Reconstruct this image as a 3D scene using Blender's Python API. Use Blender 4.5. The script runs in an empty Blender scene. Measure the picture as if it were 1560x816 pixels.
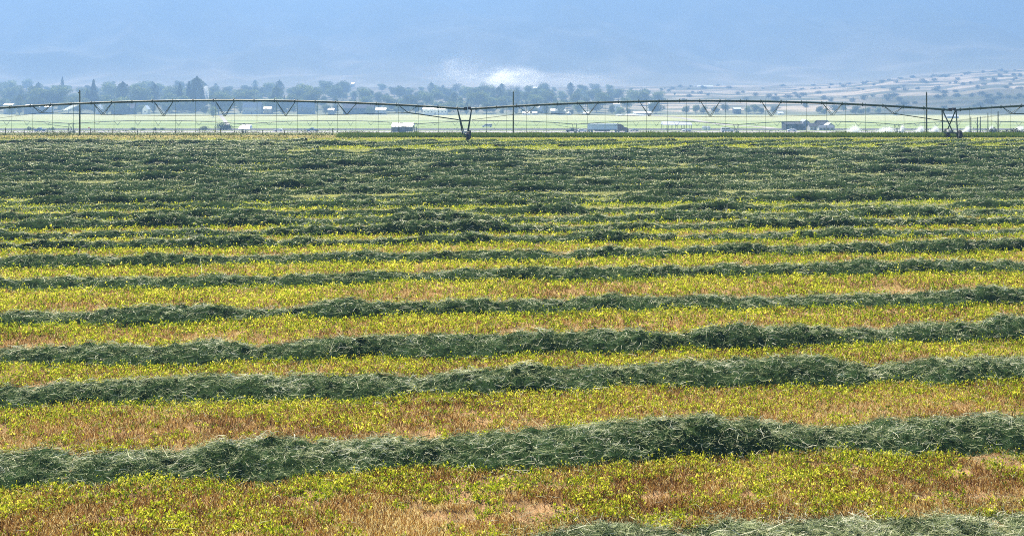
import bpy, math, random
import numpy as np
from mathutils import Vector

R = math.radians
random.seed(7)
rng = np.random.default_rng(7)
C = bpy.context.scene.collection
S = bpy.context.scene

# ------------------------------------------------------------------ camera
FPX, CX, YH, CAMZ = 1600.0, 780.0, 110.0, 8.1
cam = bpy.data.cameras.new('camera')
cam.sensor_width = 36.0
cam.lens = 36.0 * FPX / 1560.0
cam.shift_y = -(408.0 - YH) / 1560.0
cam.clip_start = 0.5
cam.clip_end = 12000
camo = bpy.data.objects.new('camera', cam)
camo.location = (0, 0, CAMZ)
camo.rotation_euler = (R(90), 0, 0)
C.objects.link(camo)
S.camera = camo

# ------------------------------------------------------------------ light
SUN_EL, SUN_AZ = 44.0, -20.0        # ahead of the camera, to the left
w = bpy.data.worlds.new('World'); S.world = w; w.use_nodes = True
nt = w.node_tree
bg = nt.nodes['Background']
sky = nt.nodes.new('ShaderNodeTexSky'); sky.sky_type = 'NISHITA'; sky.sun_disc = False
sky.sun_elevation = R(SUN_EL); sky.sun_rotation = R(SUN_AZ)
sky.altitude = 1600; sky.air_density = 1.0; sky.dust_density = 0.6; sky.ozone_density = 1.5
nt.links.new(sky.outputs[0], bg.inputs[0]); bg.inputs[1].default_value = 0.05
sl = bpy.data.lights.new('sun', 'SUN'); sl.energy = 5.0; sl.angle = R(0.5); sl.color = (1.0, 0.90, 0.74)
so = bpy.data.objects.new('sun', sl); C.objects.link(so)
sd = Vector((math.sin(R(SUN_AZ)) * math.cos(R(SUN_EL)), math.cos(R(SUN_AZ)) * math.cos(R(SUN_EL)), math.sin(R(SUN_EL))))
so.rotation_euler = sd.to_track_quat('Z', 'Y').to_euler(); so.location = (0, 0, 60)
S.view_settings.view_transform = 'Standard'
S.view_settings.look = 'None'
S.view_settings.exposure = 1.8
S.view_settings.gamma = 1.0
S.view_settings.use_curve_mapping = False
S.render.engine = 'CYCLES'
S.cycles.use_denoising = False
S.cycles.volume_bounces = 3
S.cycles.pixel_filter_type = 'BLACKMAN_HARRIS'
S.cycles.filter_width = 1.0
S.cycles.max_bounces = 6

HAZE_DENSITY = 0.00060
HAZE_COLOR = (0.20, 0.345, 0.61)

# ------------------------------------------------------------------ helpers
def P(px, py, D):
    return Vector(((px - CX) / FPX * D, D, CAMZ - (py - YH) / FPX * D))

def tag(o, label=None, cat=None, group=None, kind=None):
    if label: o['label'] = label
    if cat: o['category'] = cat
    if group: o['group'] = group
    if kind: o['kind'] = kind
    return o

def empty(name, loc, rz=0.0):
    o = bpy.data.objects.new(name, None); C.objects.link(o)
    o.empty_display_size = 0.2
    o.location = loc; o.rotation_euler = (0, 0, rz)
    return o

def link(name, me, parent=None, loc=None, rz=0.0):
    o = bpy.data.objects.new(name, me); C.objects.link(o)
    if parent is not None: o.parent = parent
    if loc is not None: o.location = loc
    if rz: o.rotation_euler = (0, 0, rz)
    return o

def copy_tree(o, parent=None):
    c = o.copy(); C.objects.link(c)
    if parent is not None: c.parent = parent
    for ch in list(o.children): copy_tree(ch, c)
    return c

def quads_mesh(name, V, mats, rnd=None, midx=None, smooth=False):
    """V: (n,4,3)"""
    n = len(V)
    me = bpy.data.meshes.new(name)
    me.vertices.add(n * 4); me.loops.add(n * 4); me.polygons.add(n)
    me.vertices.foreach_set('co', np.ascontiguousarray(V, dtype=np.float32).ravel())
    me.loops.foreach_set('vertex_index', np.arange(n * 4, dtype=np.int32))
    me.polygons.foreach_set('loop_start', np.arange(n, dtype=np.int32) * 4)
    me.polygons.foreach_set('loop_total', np.full(n, 4, dtype=np.int32))
    if midx is not None: me.polygons.foreach_set('material_index', midx.astype(np.int32))
    for m in mats: me.materials.append(m)
    if rnd is not None:
        a = me.attributes.new('rnd', 'FLOAT', 'FACE')
        a.data.foreach_set('value', rnd.astype(np.float32))
    me.update(calc_edges=True)
    return me

def grid_mesh(name, X, Y, Z, mats, col=None, smooth=True):
    """grids of shape (a,b)"""
    a, b = X.shape
    me = bpy.data.meshes.new(name)
    co = np.stack([X, Y, Z], -1).reshape(-1, 3).astype(np.float32)
    idx = np.arange(a * b).reshape(a, b)
    q = np.stack([idx[:-1, :-1], idx[:-1, 1:], idx[1:, 1:], idx[1:, :-1]], -1).reshape(-1, 4)
    n = len(q)
    me.vertices.add(len(co)); me.loops.add(n * 4); me.polygons.add(n)
    me.vertices.foreach_set('co', co.ravel())
    me.loops.foreach_set('vertex_index', q.ravel().astype(np.int32))
    me.polygons.foreach_set('loop_start', np.arange(n, dtype=np.int32) * 4)
    me.polygons.foreach_set('loop_total', np.full(n, 4, dtype=np.int32))
    me.polygons.foreach_set('use_smooth', np.full(n, smooth))
    for m in mats: me.materials.append(m)
    if col is not None:
        ca = me.color_attributes.new('fieldcol', 'FLOAT_COLOR', 'POINT')
        ca.data.foreach_set('color', np.concatenate([col.reshape(-1, 3), np.ones((a * b, 1))], 1).astype(np.float32).ravel())
    me.update(calc_edges=True)
    return me

class MB:
    def __init__(s): s.v = []; s.f = []
    def add(s, vs, fs):
        o = len(s.v); s.v += [tuple(v) for v in vs]; s.f += [tuple(i + o for i in f) for f in fs]
    def box(s, x0, x1, y0, y1, z0, z1):
        s.add([(x0, y0, z0), (x1, y0, z0), (x1, y1, z0), (x0, y1, z0), (x0, y0, z1), (x1, y0, z1), (x1, y1, z1), (x0, y1, z1)],
              [(0, 3, 2, 1), (4, 5, 6, 7), (0, 1, 5, 4), (1, 2, 6, 5), (2, 3, 7, 6), (3, 0, 4, 7)])
    def tube(s, pts, r, n=6, caps=True):
        pts = [Vector(p) for p in pts]
        rings = []
        for i, p in enumerate(pts):
            d = (pts[min(i + 1, len(pts) - 1)] - pts[max(i - 1, 0)]).normalized()
            up = Vector((0, 0, 1)) if abs(d.z) < 0.9 else Vector((0, 1, 0))
            a = d.cross(up).normalized(); b = d.cross(a).normalized()
            rr = r[i] if isinstance(r, (list, tuple)) else r
            rings.append([p + (a * math.cos(2 * math.pi * k / n) + b * math.sin(2 * math.pi * k / n)) * rr for k in range(n)])
        fs = []
        for i in range(len(pts) - 1):
            for k in range(n):
                fs.append((i * n + k, i * n + (k + 1) % n, (i + 1) * n + (k + 1) % n, (i + 1) * n + k))
        if caps:
            fs.append(tuple(range(n))); fs.append(tuple((len(pts) - 1) * n + k for k in reversed(range(n))))
        s.add([v for ring in rings for v in ring], fs)
    def prism(s, prof, y0, y1):
        """prof: list of (x,z), extruded along y"""
        n = len(prof)
        s.add([(x, y0, z) for x, z in prof] + [(x, y1, z) for x, z in prof],
              [tuple(range(n)), tuple(reversed(range(n, 2 * n)))] + [(i, i + n, (i + 1) % n + n, (i + 1) % n) for i in range(n)])
    def cyl(s, c, axis, r, h, n=14):
        c = Vector(c); a = Vector(axis).normalized() * (h / 2)
        s.tube([c - a, c + a], r, n)
    def build(s, name, mat, parent=None):
        me = bpy.data.meshes.new(name); me.from_pydata(s.v, [], s.f); me.materials.append(mat); me.update()
        return link(name, me, parent)

# value noise ------------------------------------------------------
_T = rng.random((256, 256))
def vnoise(x, y):
    x = np.asarray(x, dtype=float); y = np.asarray(y, dtype=float)
    xi = np.floor(x).astype(int); yi = np.floor(y).astype(int)
    fx = x - xi; fy = y - yi
    fx = fx * fx * (3 - 2 * fx); fy = fy * fy * (3 - 2 * fy)
    g = lambda i, j: _T[i & 255, j & 255]
    return (g(xi, yi) * (1 - fx) + g(xi + 1, yi) * fx) * (1 - fy) + (g(xi, yi + 1) * (1 - fx) + g(xi + 1, yi + 1) * fx) * fy
def fbm(x, y, o=4):
    s = 0; a = 0.5; t = 0
    for k in range(o):
        s = s + a * vnoise(x * 2 ** k + 17.3 * k, y * 2 ** k + 9.1 * k); t += a; a *= 0.5
    return s / t

# ------------------------------------------------------------------ materials
def new_mat(name):
    m = bpy.data.materials.new(name); m.use_nodes = True
    return m, m.node_tree, m.node_tree.nodes['Principled BSDF']

def solid(name, col, rough=0.7, metal=0.0, var=0.25, scale=3.0, spec=0.3):
    m, t, p = new_mat(name)
    p.inputs['Roughness'].default_value = rough; p.inputs['Metallic'].default_value = metal
    p.inputs['Specular IOR Level'].default_value = spec
    tc = t.nodes.new('ShaderNodeTexCoord'); nz = t.nodes.new('ShaderNodeTexNoise')
    nz.inputs['Scale'].default_value = scale; nz.inputs['Detail'].default_value = 4
    cr = t.nodes.new('ShaderNodeValToRGB')
    cr.color_ramp.elements[0].color = (*[c * (1 - var) for c in col], 1)
    cr.color_ramp.elements[1].color = (*[min(1, c * (1 + var)) for c in col], 1)
    cr.color_ramp.elements[0].position = 0.3; cr.color_ramp.elements[1].position = 0.7
    t.links.new(tc.outputs['Object'], nz.inputs['Vector']); t.links.new(nz.outputs[0], cr.inputs[0])
    t.links.new(cr.outputs[0], p.inputs['Base Color'])
    return m

def leafy(name, stops, transl=0.4, rough=1.0, spec=0.0, objvar=0.0):
    """colour from the per-face 'rnd' value; part of the light goes through"""
    m, t, p = new_mat(name)
    at = t.nodes.new('ShaderNodeAttribute'); at.attribute_name = 'rnd'
    cr = t.nodes.new('ShaderNodeValToRGB')
    e = cr.color_ramp.elements
    e[0].position = stops[0][0]; e[0].color = (*stops[0][1], 1)
    e[1].position = stops[-1][0]; e[1].color = (*stops[-1][1], 1)
    for pos, c in stops[1:-1]:
        k = e.new(pos); k.color = (*c, 1)
    t.links.new(at.outputs['Fac'], cr.inputs[0])
    out = cr.outputs[0]
    if objvar:
        oi = t.nodes.new('ShaderNodeObjectInfo'); mr = t.nodes.new('ShaderNodeMapRange')
        mr.inputs['To Min'].default_value = 1 - objvar; mr.inputs['To Max'].default_value = 1 + objvar
        hs = t.nodes.new('ShaderNodeHueSaturation')
        t.links.new(oi.outputs['Random'], mr.inputs['Value']); t.links.new(mr.outputs[0], hs.inputs['Value'])
        t.links.new(out, hs.inputs['Color']); out = hs.outputs[0]
    p.inputs['Roughness'].default_value = rough; p.inputs['Specular IOR Level'].default_value = spec
    t.links.new(out, p.inputs['Base Color'])
    tr = t.nodes.new('ShaderNodeBsdfTranslucent'); mx = t.nodes.new('ShaderNodeMixShader')
    mx.inputs[0].default_value = transl
    t.links.new(out, tr.inputs[0]); t.links.new(p.outputs[0], mx.inputs[1]); t.links.new(tr.outputs[0], mx.inputs[2])
    t.links.new(mx.outputs[0], t.nodes['Material Output'].inputs['Surface'])
    return m

M = {}
M['steel'] = solid('green_grey_steel', (0.02, 0.05, 0.025), 0.6, 0.0, 0.3, 6)
M['hose'] = solid('hose', (0.10, 0.17, 0.10), 0.8)
M['rubber'] = solid('rubber', (0.018, 0.02, 0.024), 0.8)
M['gear'] = solid('gear_box', (0.55, 0.55, 0.58), 0.4)
M['wood'] = solid('weathered_wood', (0.055, 0.075, 0.035), 0.9, 0, 0.4, 4)
M['white'] = solid('white_metal_roof', (0.90, 0.91, 0.92), 0.42, 0.6, 0.04, 0.5, 0.6)
M['wallblue'] = solid('grey_blue_wall', (0.16, 0.19, 0.24), 0.8, 0, 0.2, 0.6)
M['wallpale'] = solid('pale_wall', (0.50, 0.52, 0.55), 0.8, 0, 0.1, 0.6)
M['walltan'] = solid('tan_wall', (0.42, 0.36, 0.30), 0.8, 0, 0.15, 0.6)
M['walldark'] = solid('dark_boards', (0.035, 0.05, 0.07), 0.85, 0, 0.3, 0.8)
M['roofdark'] = solid('dark_roof', (0.03, 0.04, 0.06), 0.8, 0, 0.2, 0.8)
M['roofblue'] = solid('blue_grey_roof', (0.22, 0.27, 0.36), 0.6, 0, 0.1, 0.8)
M['roofpurple'] = solid('dull_brown_roof', (0.14, 0.11, 0.13), 0.7, 0, 0.15, 0.8)
M['pane'] = solid('window_pane', (0.02, 0.03, 0.04), 0.15, 0, 0.1, 1, 0.6)
M['door'] = solid('door_paint', (0.12, 0.10, 0.09), 0.6)
M['trailer'] = solid('pale_trailer_side', (0.62, 0.74, 0.88), 0.5, 0, 0.08, 0.7)
M['maroon'] = solid('maroon_cab', (0.07, 0.025, 0.035), 0.35, 0, 0.1, 1, 0.6)
M['carwhite'] = solid('car_white', (0.75, 0.77, 0.8), 0.3, 0, 0.03, 1, 0.5)
M['carblue'] = solid('car_blue', (0.05, 0.14, 0.32), 0.3, 0, 0.05, 1, 0.5)
M['cardark'] = solid('car_dark', (0.025, 0.03, 0.04), 0.3, 0, 0.05, 1, 0.5)
M['carsilver'] = solid('car_silver', (0.38, 0.40, 0.43), 0.3, 0.2, 0.05, 1, 0.5)
M['lamp'] = solid('lamp_lens', (0.85, 0.85, 0.85), 0.2, 0, 0.02)
M['tail'] = solid('tail_lens', (0.35, 0.02, 0.02), 0.3, 0, 0.02)
M['orange'] = solid('orange_paint', (0.85, 0.30, 0.04), 0.5, 0, 0.05)
M['bark'] = solid('bark', (0.09, 0.07, 0.05), 0.9, 0, 0.3, 2)

M['stem'] = leafy('stubble_stem', [(0, (0.04, 0.020, 0.008)), (0.35, (0.25, 0.115, 0.028)), (0.65, (0.47, 0.30, 0.07)), (1, (0.80, 0.70, 0.34))], 0.35)
M['leaf'] = leafy('regrowth_leaf', [(0, (0.05, 0.10, 0.008)), (0.35, (0.18, 0.26, 0.012)), (0.7, (0.42, 0.47, 0.02)), (1, (0.72, 0.68, 0.10))], 0.55)
M['hay'] = leafy('cut_hay', [(0, (0.010, 0.030, 0.012)), (0.33, (0.135, 0.180, 0.075)), (0.64, (0.42, 0.48, 0.25)), (0.9, (0.62, 0.66, 0.38)), (1, (0.90, 0.88, 0.66))], 0.42)
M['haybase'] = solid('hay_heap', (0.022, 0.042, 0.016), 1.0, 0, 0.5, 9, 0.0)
M['grass'] = leafy('tall_grass', [(0, (0.045, 0.09, 0.02)), (0.5, (0.10, 0.17, 0.03)), (1, (0.26, 0.30, 0.07))], 0.35)
M['weed'] = leafy('weed_leaf', [(0, (0.22, 0.32, 0.02)), (1, (0.58, 0.62, 0.04))], 0.5)
M['crown'] = leafy('tree_leaves', [(0, (0.05, 0.08, 0.04)), (0.45, (0.12, 0.17, 0.07)), (1, (0.45, 0.47, 0.16))], 0.35, objvar=0.5)
M['needle'] = leafy('spruce_needles', [(0, (0.012, 0.025, 0.02)), (1, (0.035, 0.055, 0.035))], 0.1, objvar=0.15)
M['juniper'] = leafy('juniper_leaves', [(0, (0.02, 0.03, 0.018)), (1, (0.06, 0.075, 0.035))], 0.1, objvar=0.3)
M['scrub'] = leafy('scrub_leaves', [(0, (0.04, 0.06, 0.03)), (0.6, (0.12, 0.16, 0.06)), (1, (0.30, 0.32, 0.12))], 0.2)

def particle_mat(name, col, em=0):
    m, t, p = new_mat(name)
    p.inputs['Base Color'].default_value = (*col, 1); p.inputs['Roughness'].default_value = 1.0
    p.inputs['Specular IOR Level'].default_value = 0.0
    tr = t.nodes.new('ShaderNodeBsdfTranslucent'); tr.inputs[0].default_value = (*col, 1)
    mx = t.nodes.new('ShaderNodeMixShader'); mx.inputs[0].default_value = 0.5
    t.links.new(p.outputs[0], mx.inputs[1]); t.links.new(tr.outputs[0], mx.inputs[2])
    t.links.new(mx.outputs[0], t.nodes['Material Output'].inputs['Surface'])
    return m
M['spray'] = particle_mat('water_droplets', (0.93, 0.95, 0.97))
M['dust'] = particle_mat('dust_grains', (0.88, 0.86, 0.84))

# ------------------------------------------------------------------ terrain
_PD = np.array([0, 134, 150, 200, 300, 380, 450, 503, 530, 560, 620, 700, 850, 1000])
_PZ = np.array([0, 0, -0.9, -4.0, -9.8, -14.2, -17.9, -21.2, -21.2, -23.2, -25.0, -27.2, -29.9, -32.0])
_HX = np.array([-900, 0, 500, 800, 1040, 1200, 1300, 1400, 1500, 1560, 1700, 2500])
_HY = np.array([131, 131, 133, 133, 131, 130, 126, 116, 108, 104, 96, 80])
_MD = np.array([2000, 2300, 2700, 3100, 3500, 3700, 4400])
_MZ = np.array([0, 18, 110, 215, 335, 340, 300])
def ter(x, D):
    x = np.asarray(x, float); D = np.asarray(D, float)
    z = np.interp(D, _PD, _PZ)
    px = CX + x * FPX / np.maximum(D, 1)
    zt = CAMZ - (np.interp(px, _HX, _HY) - YH) / FPX * 2000.0
    t = np.clip((D - 1000) / 1000.0, 0, 1)
    z2 = -32 + (zt + 32) * t ** 0.9
    bump = (fbm(x / 160, D / 160, 4) - 0.5) * 26 * np.clip((px - 950) / 500, 0.12, 1) * np.sin(np.pi * t) ** 0.7
    z = np.where(D > 1000, z2 + bump, z)
    mz = np.interp(D, _MD, _MZ)
    k = np.clip((D - 2000) / 700.0, 0, 1)
    rid = 1 - np.abs(2 * fbm(x / 420 + D / 1500, D / 900, 4) - 1) * 2.0
    z = z + np.where(D > 2000, mz + (rid - 0.55) * 95 * k, 0)
    return z
def gz(x, D): return float(ter(x, D))

# ground colours (real field colours)
Ds = np.concatenate([np.linspace(-60, 120, 46), np.linspace(124, 200, 24), np.linspace(206, 500, 60), np.linspace(503, 620, 60), np.linspace(624, 1000, 110), np.linspace(1008, 2000, 125)])
U = np.linspace(-1.05, 1.05, 241)
Dg, Ug = np.meshgrid(Ds, U, indexing='ij')
Xg = Ug * np.maximum(Dg * 0.62 + 60, 70)
Zg = ter(Xg, Dg)
def bandcol(X, D):
    stops = [(0, (0.21, 0.14, 0.09)), (56, (0.22, 0.17, 0.07)), (66, (0.17, 0.19, 0.07)), (126, (0.17, 0.19, 0.07)), (134, (0.27, 0.24, 0.12)), (150, (0.20, 0.22, 0.10)), (480, (0.22, 0.26, 0.13)), (500, (0.20, 0.24, 0.12)),
             (532, (0.19, 0.25, 0.12)), (566, (0.19, 0.26, 0.12)), (572, (0.10, 0.115, 0.135)), (612, (0.11, 0.12, 0.135)), (618, (0.22, 0.32, 0.10)),
             (680, (0.25, 0.36, 0.11)), (720, (0.17, 0.27, 0.09)), (735, (0.28, 0.38, 0.13)), (790, (0.26, 0.35, 0.12)), (800, (0.16, 0.24, 0.09)), (812, (0.32, 0.38, 0.17)),
             (930, (0.38, 0.42, 0.20)), (975, (0.36, 0.40, 0.20)), (985, (0.14, 0.20, 0.10)), (1010, (0.15, 0.18, 0.12)), (1200, (0.12, 0.135, 0.10)), (2000, (0.14, 0.14, 0.115))]
    d = np.array([s[0] for s in stops]); c = np.array([s[1] for s in stops])
    # field borders wander slightly with x
    px = CX + X * FPX / np.maximum(D, 1)
    De = D + (px - 780) * 0.02 * (D > 640)
    col = np.stack([np.interp(De, d, c[:, k]) for k in range(3)], -1)
    lum = col.mean(-1, keepdims=True); fd = np.clip((D - 560) / 60, 0, 1)[..., None] * .2; col = col * (1 - fd) + lum * 1.1 * fd
    n = fbm(X / 45, D / 30, 4)[..., None]
    amp = np.where(D > 985, 0.9, 0.3)[..., None]
    col = col * (1 + (n - 0.5) * amp)
    # pale dirt and sage patches on the slope at right
    pn = fbm(X / 60 + 40, D / 26 + 3, 4)
    t = np.clip((pn - 0.47) * 7, 0, 1) * (D > 1040) * np.clip((px - 760) / 300, 0.25, 1)
    col = col * (1 - t[..., None]) + np.array([0.40, 0.36, 0.29]) * t[..., None]
    td = np.clip((0.40 - pn) * 9, 0, 1) * (D > 1040) * np.clip((px - 760) / 300, 0.1, 1)
    col = col * (1 - td[..., None]) + np.array([0.08, 0.09, 0.05]) * td[..., None]
    tb = np.clip((px - 1260) / 80, 0, 1) * np.clip((1330 - D + (pn - .5) * 500) / 80, 0, 1) * (D > 1005)
    col = col * (1 - .8 * tb[..., None]) + np.array([0.05, 0.06, 0.04]) * .8 * tb[..., None]
    return col
m, t, p = new_mat('ground_soil_and_fields')
at = t.nodes.new('ShaderNodeAttribute'); at.attribute_name = 'fieldcol'
tc = t.nodes.new('ShaderNodeTexCoord')
n1 = t.nodes.new('ShaderNodeTexNoise'); n1.inputs['Scale'].default_value = 1.3; n1.inputs['Detail'].default_value = 7; n1.inputs['Roughness'].default_value = 0.7
n2 = t.nodes.new('ShaderNodeTexNoise'); n2.inputs['Scale'].default_value = 30; n2.inputs['Detail'].default_value = 5
r1 = t.nodes.new('ShaderNodeValToRGB'); r1.color_ramp.elements[0].position = 0.35; r1.color_ramp.elements[0].color = (0.62, 0.58, 0.5, 1)
r1.color_ramp.elements[1].position = 0.72; r1.color_ramp.elements[1].color = (2.1, 1.9, 1.8, 1)
r2 = t.nodes.new('ShaderNodeValToRGB'); r2.color_ramp.elements[0].position = 0.35; r2.color_ramp.elements[0].color = (0.6, 0.6, 0.6, 1)
r2.color_ramp.elements[1].position = 0.62; r2.color_ramp.elements[1].color = (1.2, 1.2, 1.2, 1)
mu = t.nodes.new('ShaderNodeMix'); mu.data_type = 'RGBA'; mu.blend_type = 'MULTIPLY'; mu.inputs[0].default_value = 1
mv = t.nodes.new('ShaderNodeMix'); mv.data_type = 'RGBA'; mv.blend_type = 'MULTIPLY'; mv.inputs[0].default_value = 1
t.links.new(tc.outputs['Object'], n1.inputs['Vector']); t.links.new(tc.outputs['Object'], n2.inputs['Vector'])
t.links.new(n1.outputs[0], r1.inputs[0]); t.links.new(n2.outputs[0], r2.inputs[0])
t.links.new(at.outputs['Color'], mu.inputs[6]); t.links.new(r1.outputs[0], mu.inputs[7])
t.links.new(mu.outputs[2], mv.inputs[6]); t.links.new(r2.outputs[0], mv.inputs[7])
t.links.new(mv.outputs[2], p.inputs['Base Color']); p.inputs['Roughness'].default_value = 1.0
p.inputs['Specular IOR Level'].default_value = 0.0
bp = t.nodes.new('ShaderNodeBump'); bp.inputs['Strength'].default_value = 0.6; bp.inputs['Distance'].default_value = 0.05
t.links.new(n2.outputs[0], bp.inputs['Height']); t.links.new(bp.outputs[0], p.inputs['Normal'])
M['ground'] = m
tag(link('ground', grid_mesh('ground', Xg, Dg, Zg, [M['ground']], bandcol(Xg, Dg))), kind='structure')

# mountain
Dm = np.linspace(2000, 4300, 190); Um = np.linspace(-1, 1, 420)
Dm_, Um_ = np.meshgrid(Dm, Um, indexing='ij')
Xm = Um_ * (Dm_ * 0.62 + 60) * 1.05
Zm = ter(Xm, Dm_)
pn = fbm(Xm / 90 + 11, Dm_ / 120 + 5, 5)
tt = 0.45 * np.clip((pn - 0.44) * 4, 0, 1)[..., None]
hgt = np.clip((Zm + 20) / 240, 0, 1)[..., None]
hl = hgt ** .55  # tan foot, dark forest above; the gradient also paints in denser low haze
colm = (np.array([0.42, 0.40, 0.36]) * (1 - hl) + np.array([0.07, 0.075, 0.055]) * hl) * tt + (np.array([0.22, 0.23, 0.21]) * (1 - hl) + np.array([0.012, 0.022, 0.018]) * hl) * (1 - tt)
tag(link('mountain', grid_mesh('mountain', Xm, Dm_, Zm, [M['ground']], colm)), kind='structure')

# road (highway) with shoulder, and dirt tracks
def strip(name, pts, width, mat, lift, label=None):
    V = []
    for (a, b) in zip(pts[:-1], pts[1:]):
        a = Vector(a); b = Vector(b)
        n = Vector((-(b - a).y, (b - a).x)).normalized() * (width / 2)
        q = [a - n, b - n, b + n, a + n]
        V.append([(p.x, p.y, gz(p.x, p.y) + lift) for p in q])
    o = link(name, quads_mesh(name, np.array(V), [mat])); tag(o, label, kind='structure'); return o
M['asphalt'] = solid('worn_asphalt', (0.30, 0.27, 0.28), 0.9, 0, 0.12, 0.8)
M['track'] = solid('pale_dirt', (0.36, 0.33, 0.29), 0.95, 0, 0.12, 0.3)
M['line'] = solid('road_paint', (0.8, 0.8, 0.78), 0.6, 0, 0.03)
strip('road', [(x, 516) for x in np.linspace(-330, 330, 67)], 13, M['asphalt'], 0.03)
strip('road_marking', [(x, 511.2) for x in np.linspace(-330, 330, 67)], 0.2, M['line'], 0.036)
strip('road_marking', [(x, 520.8) for x in np.linspace(-330, 330, 67)], 0.2, M['line'], 0.036)
def dof(py, lo=530, hi=1000):
    # distance at which the ground shows at photo row py
    for D in np.linspace(hi, lo, 800):
        if YH + (CAMZ - np.interp(D, _PD, _PZ)) * FPX / D >= py: return float(D)
    return lo
tr = []
for px, py in [(334, 174), (338, 178), (341, 182), (344, 186), (347, 190), (340, 194)]:
    D = dof(py); tr.append(((px - CX) / FPX * D, D))
strip('dirt_track', tr, 3, M['track'], 0.05)
tr = []
for px, py in [(985, 175), (1010, 177), (1040, 180), (1062, 184), (1085, 188), (1110, 190.5), (1140, 192), (1165, 194), (1180, 196)]:
    D = dof(py); tr.append(((px - CX) / FPX * D, D))
strip('dirt_track', tr, 7, M['track'], 0.05)

# ------------------------------------------------------------------ mown field
SL = 0.10            # rows run a little away from the camera to the right
row_mid = [17.5, 22.4, 27.3, 31.0, 35.8, 41.5, 46.1, 50.3, 53.4]
d = 57.0
k = 0
while d < 127:
    row_mid.append(d); d += [3.3, 4.2, 2.9, 4.0, 3.2][k % 5]; k += 1
NR = len(row_mid)
def rowD(i, x):
    D0 = row_mid[i]
    return D0 + SL * x + (fbm(x / 7.0 + i * 31.7, i * 5.3, 3) - 0.5) * min(1.0, 0.9) 
def row_hw(i, x):
    base = 1.08
    if i == 0: base = 1.0
    if i in (7, 8): base = 0.85
    return base * (0.40 + 1.15 * fbm(x / 1.7 + i * 13.1, i * 7.7 + 50, 3))
def row_h(i, x):
    base = 0.245 if i < 8 else 0.32
    base = base * (0.55 + 0.9 * fbm(x / 6 + i * 3.3, i * 11.0, 2))
    h = base * (-0.15 + 2.35 * fbm(x / (1.5 if i < 8 else 2.6) + i * 23.9, i * 3.1 + 90, 4))
    if i == 0: h = h * np.clip((x - 0.0) / 1.6, 0, 1) * 0.55
    return np.maximum(h, 0.03)
def row_surf(i, x, u):
    w_ = row_hw(i, x); h = row_h(i, x)
    prof = np.clip(1 - np.abs(u) ** 2.2, 0, 1)
    D = rowD(i, x) + u * w_
    lump = ((fbm(x * 2.1 + i * 9, D * 2.1, 3) - 0.5) * 0.24 + (fbm(x * 6 + i * 5, D * 7, 2) - 0.5) * 0.24) * prof ** 0.5
    return D, h * prof + lump * (h > 0.05) - 0.005

ORD = ['nearest', 'second', 'third', 'fourth', 'fifth', 'sixth', 'seventh', 'eighth', 'ninth', 'tenth', 'eleventh', 'twelfth', 'thirteenth',
       'fourteenth', 'fifteenth', 'sixteenth', 'seventeenth', 'eighteenth', 'nineteenth', 'twentieth', 'twenty-first', 'twenty-second', 'twenty-third', 'twenty-fourth',
       'twenty-fifth', 'twenty-sixth', 'twenty-seventh', 'twenty-eighth', 'twenty-ninth', 'thirtieth', 'thirty-first', 'thirty-second']

def ribbons(pos, dirv, length, width, nseg, curl, sag):
    """pos (n,3) dirv (n,3) unit -> quads (n*nseg,4,3)"""
    n = len(pos)
    up = np.tile(np.array([0, -0.6, 0.8]), (n, 1)) + rng.normal(0, 0.5, (n, 3))
    side = np.cross(dirv, up); side /= np.linalg.norm(side, axis=1, keepdims=True) + 1e-9
    bend = np.cross(side, dirv)
    pts = []
    for k in range(nseg + 1):
        s = k / nseg - 0.5
        c = curl[:, None] * (s * s) * length[:, None] * (bend * 0.6 + side * 0.8)
        pp = pos + dirv * (s * length)[:, None] + c
        pp[:, 2] -= sag * (s * s) * length
        pts.append(pp)
    Q = []
    hw = (width / 2)[:, None] * side
    for k in range(nseg):
        a = 0.45 if k == 0 else 1.0; b = 0.35 if k == nseg - 1 else 1.0
        Q.append(np.stack([pts[k] - hw * a, pts[k + 1] - hw * b, pts[k + 1] + hw * b, pts[k] + hw * a], 1))
    return np.stack(Q, 1).reshape(-1, 4, 3)

def leaflets(pos, size, up=0.0):
    n = len(pos)
    a = rng.normal(0, 1, (n, 3)); a[:, 2] += up; a /= np.linalg.norm(a, axis=1, keepdims=True)
    b = np.cross(a, rng.normal(0, 1, (n, 3))); b /= np.linalg.norm(b, axis=1, keepdims=True)
    s = size[:, None]
    return np.stack([pos - a * s, pos - b * s * 0.5, pos + a * s, pos + b * s * 0.5], 1)

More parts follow.
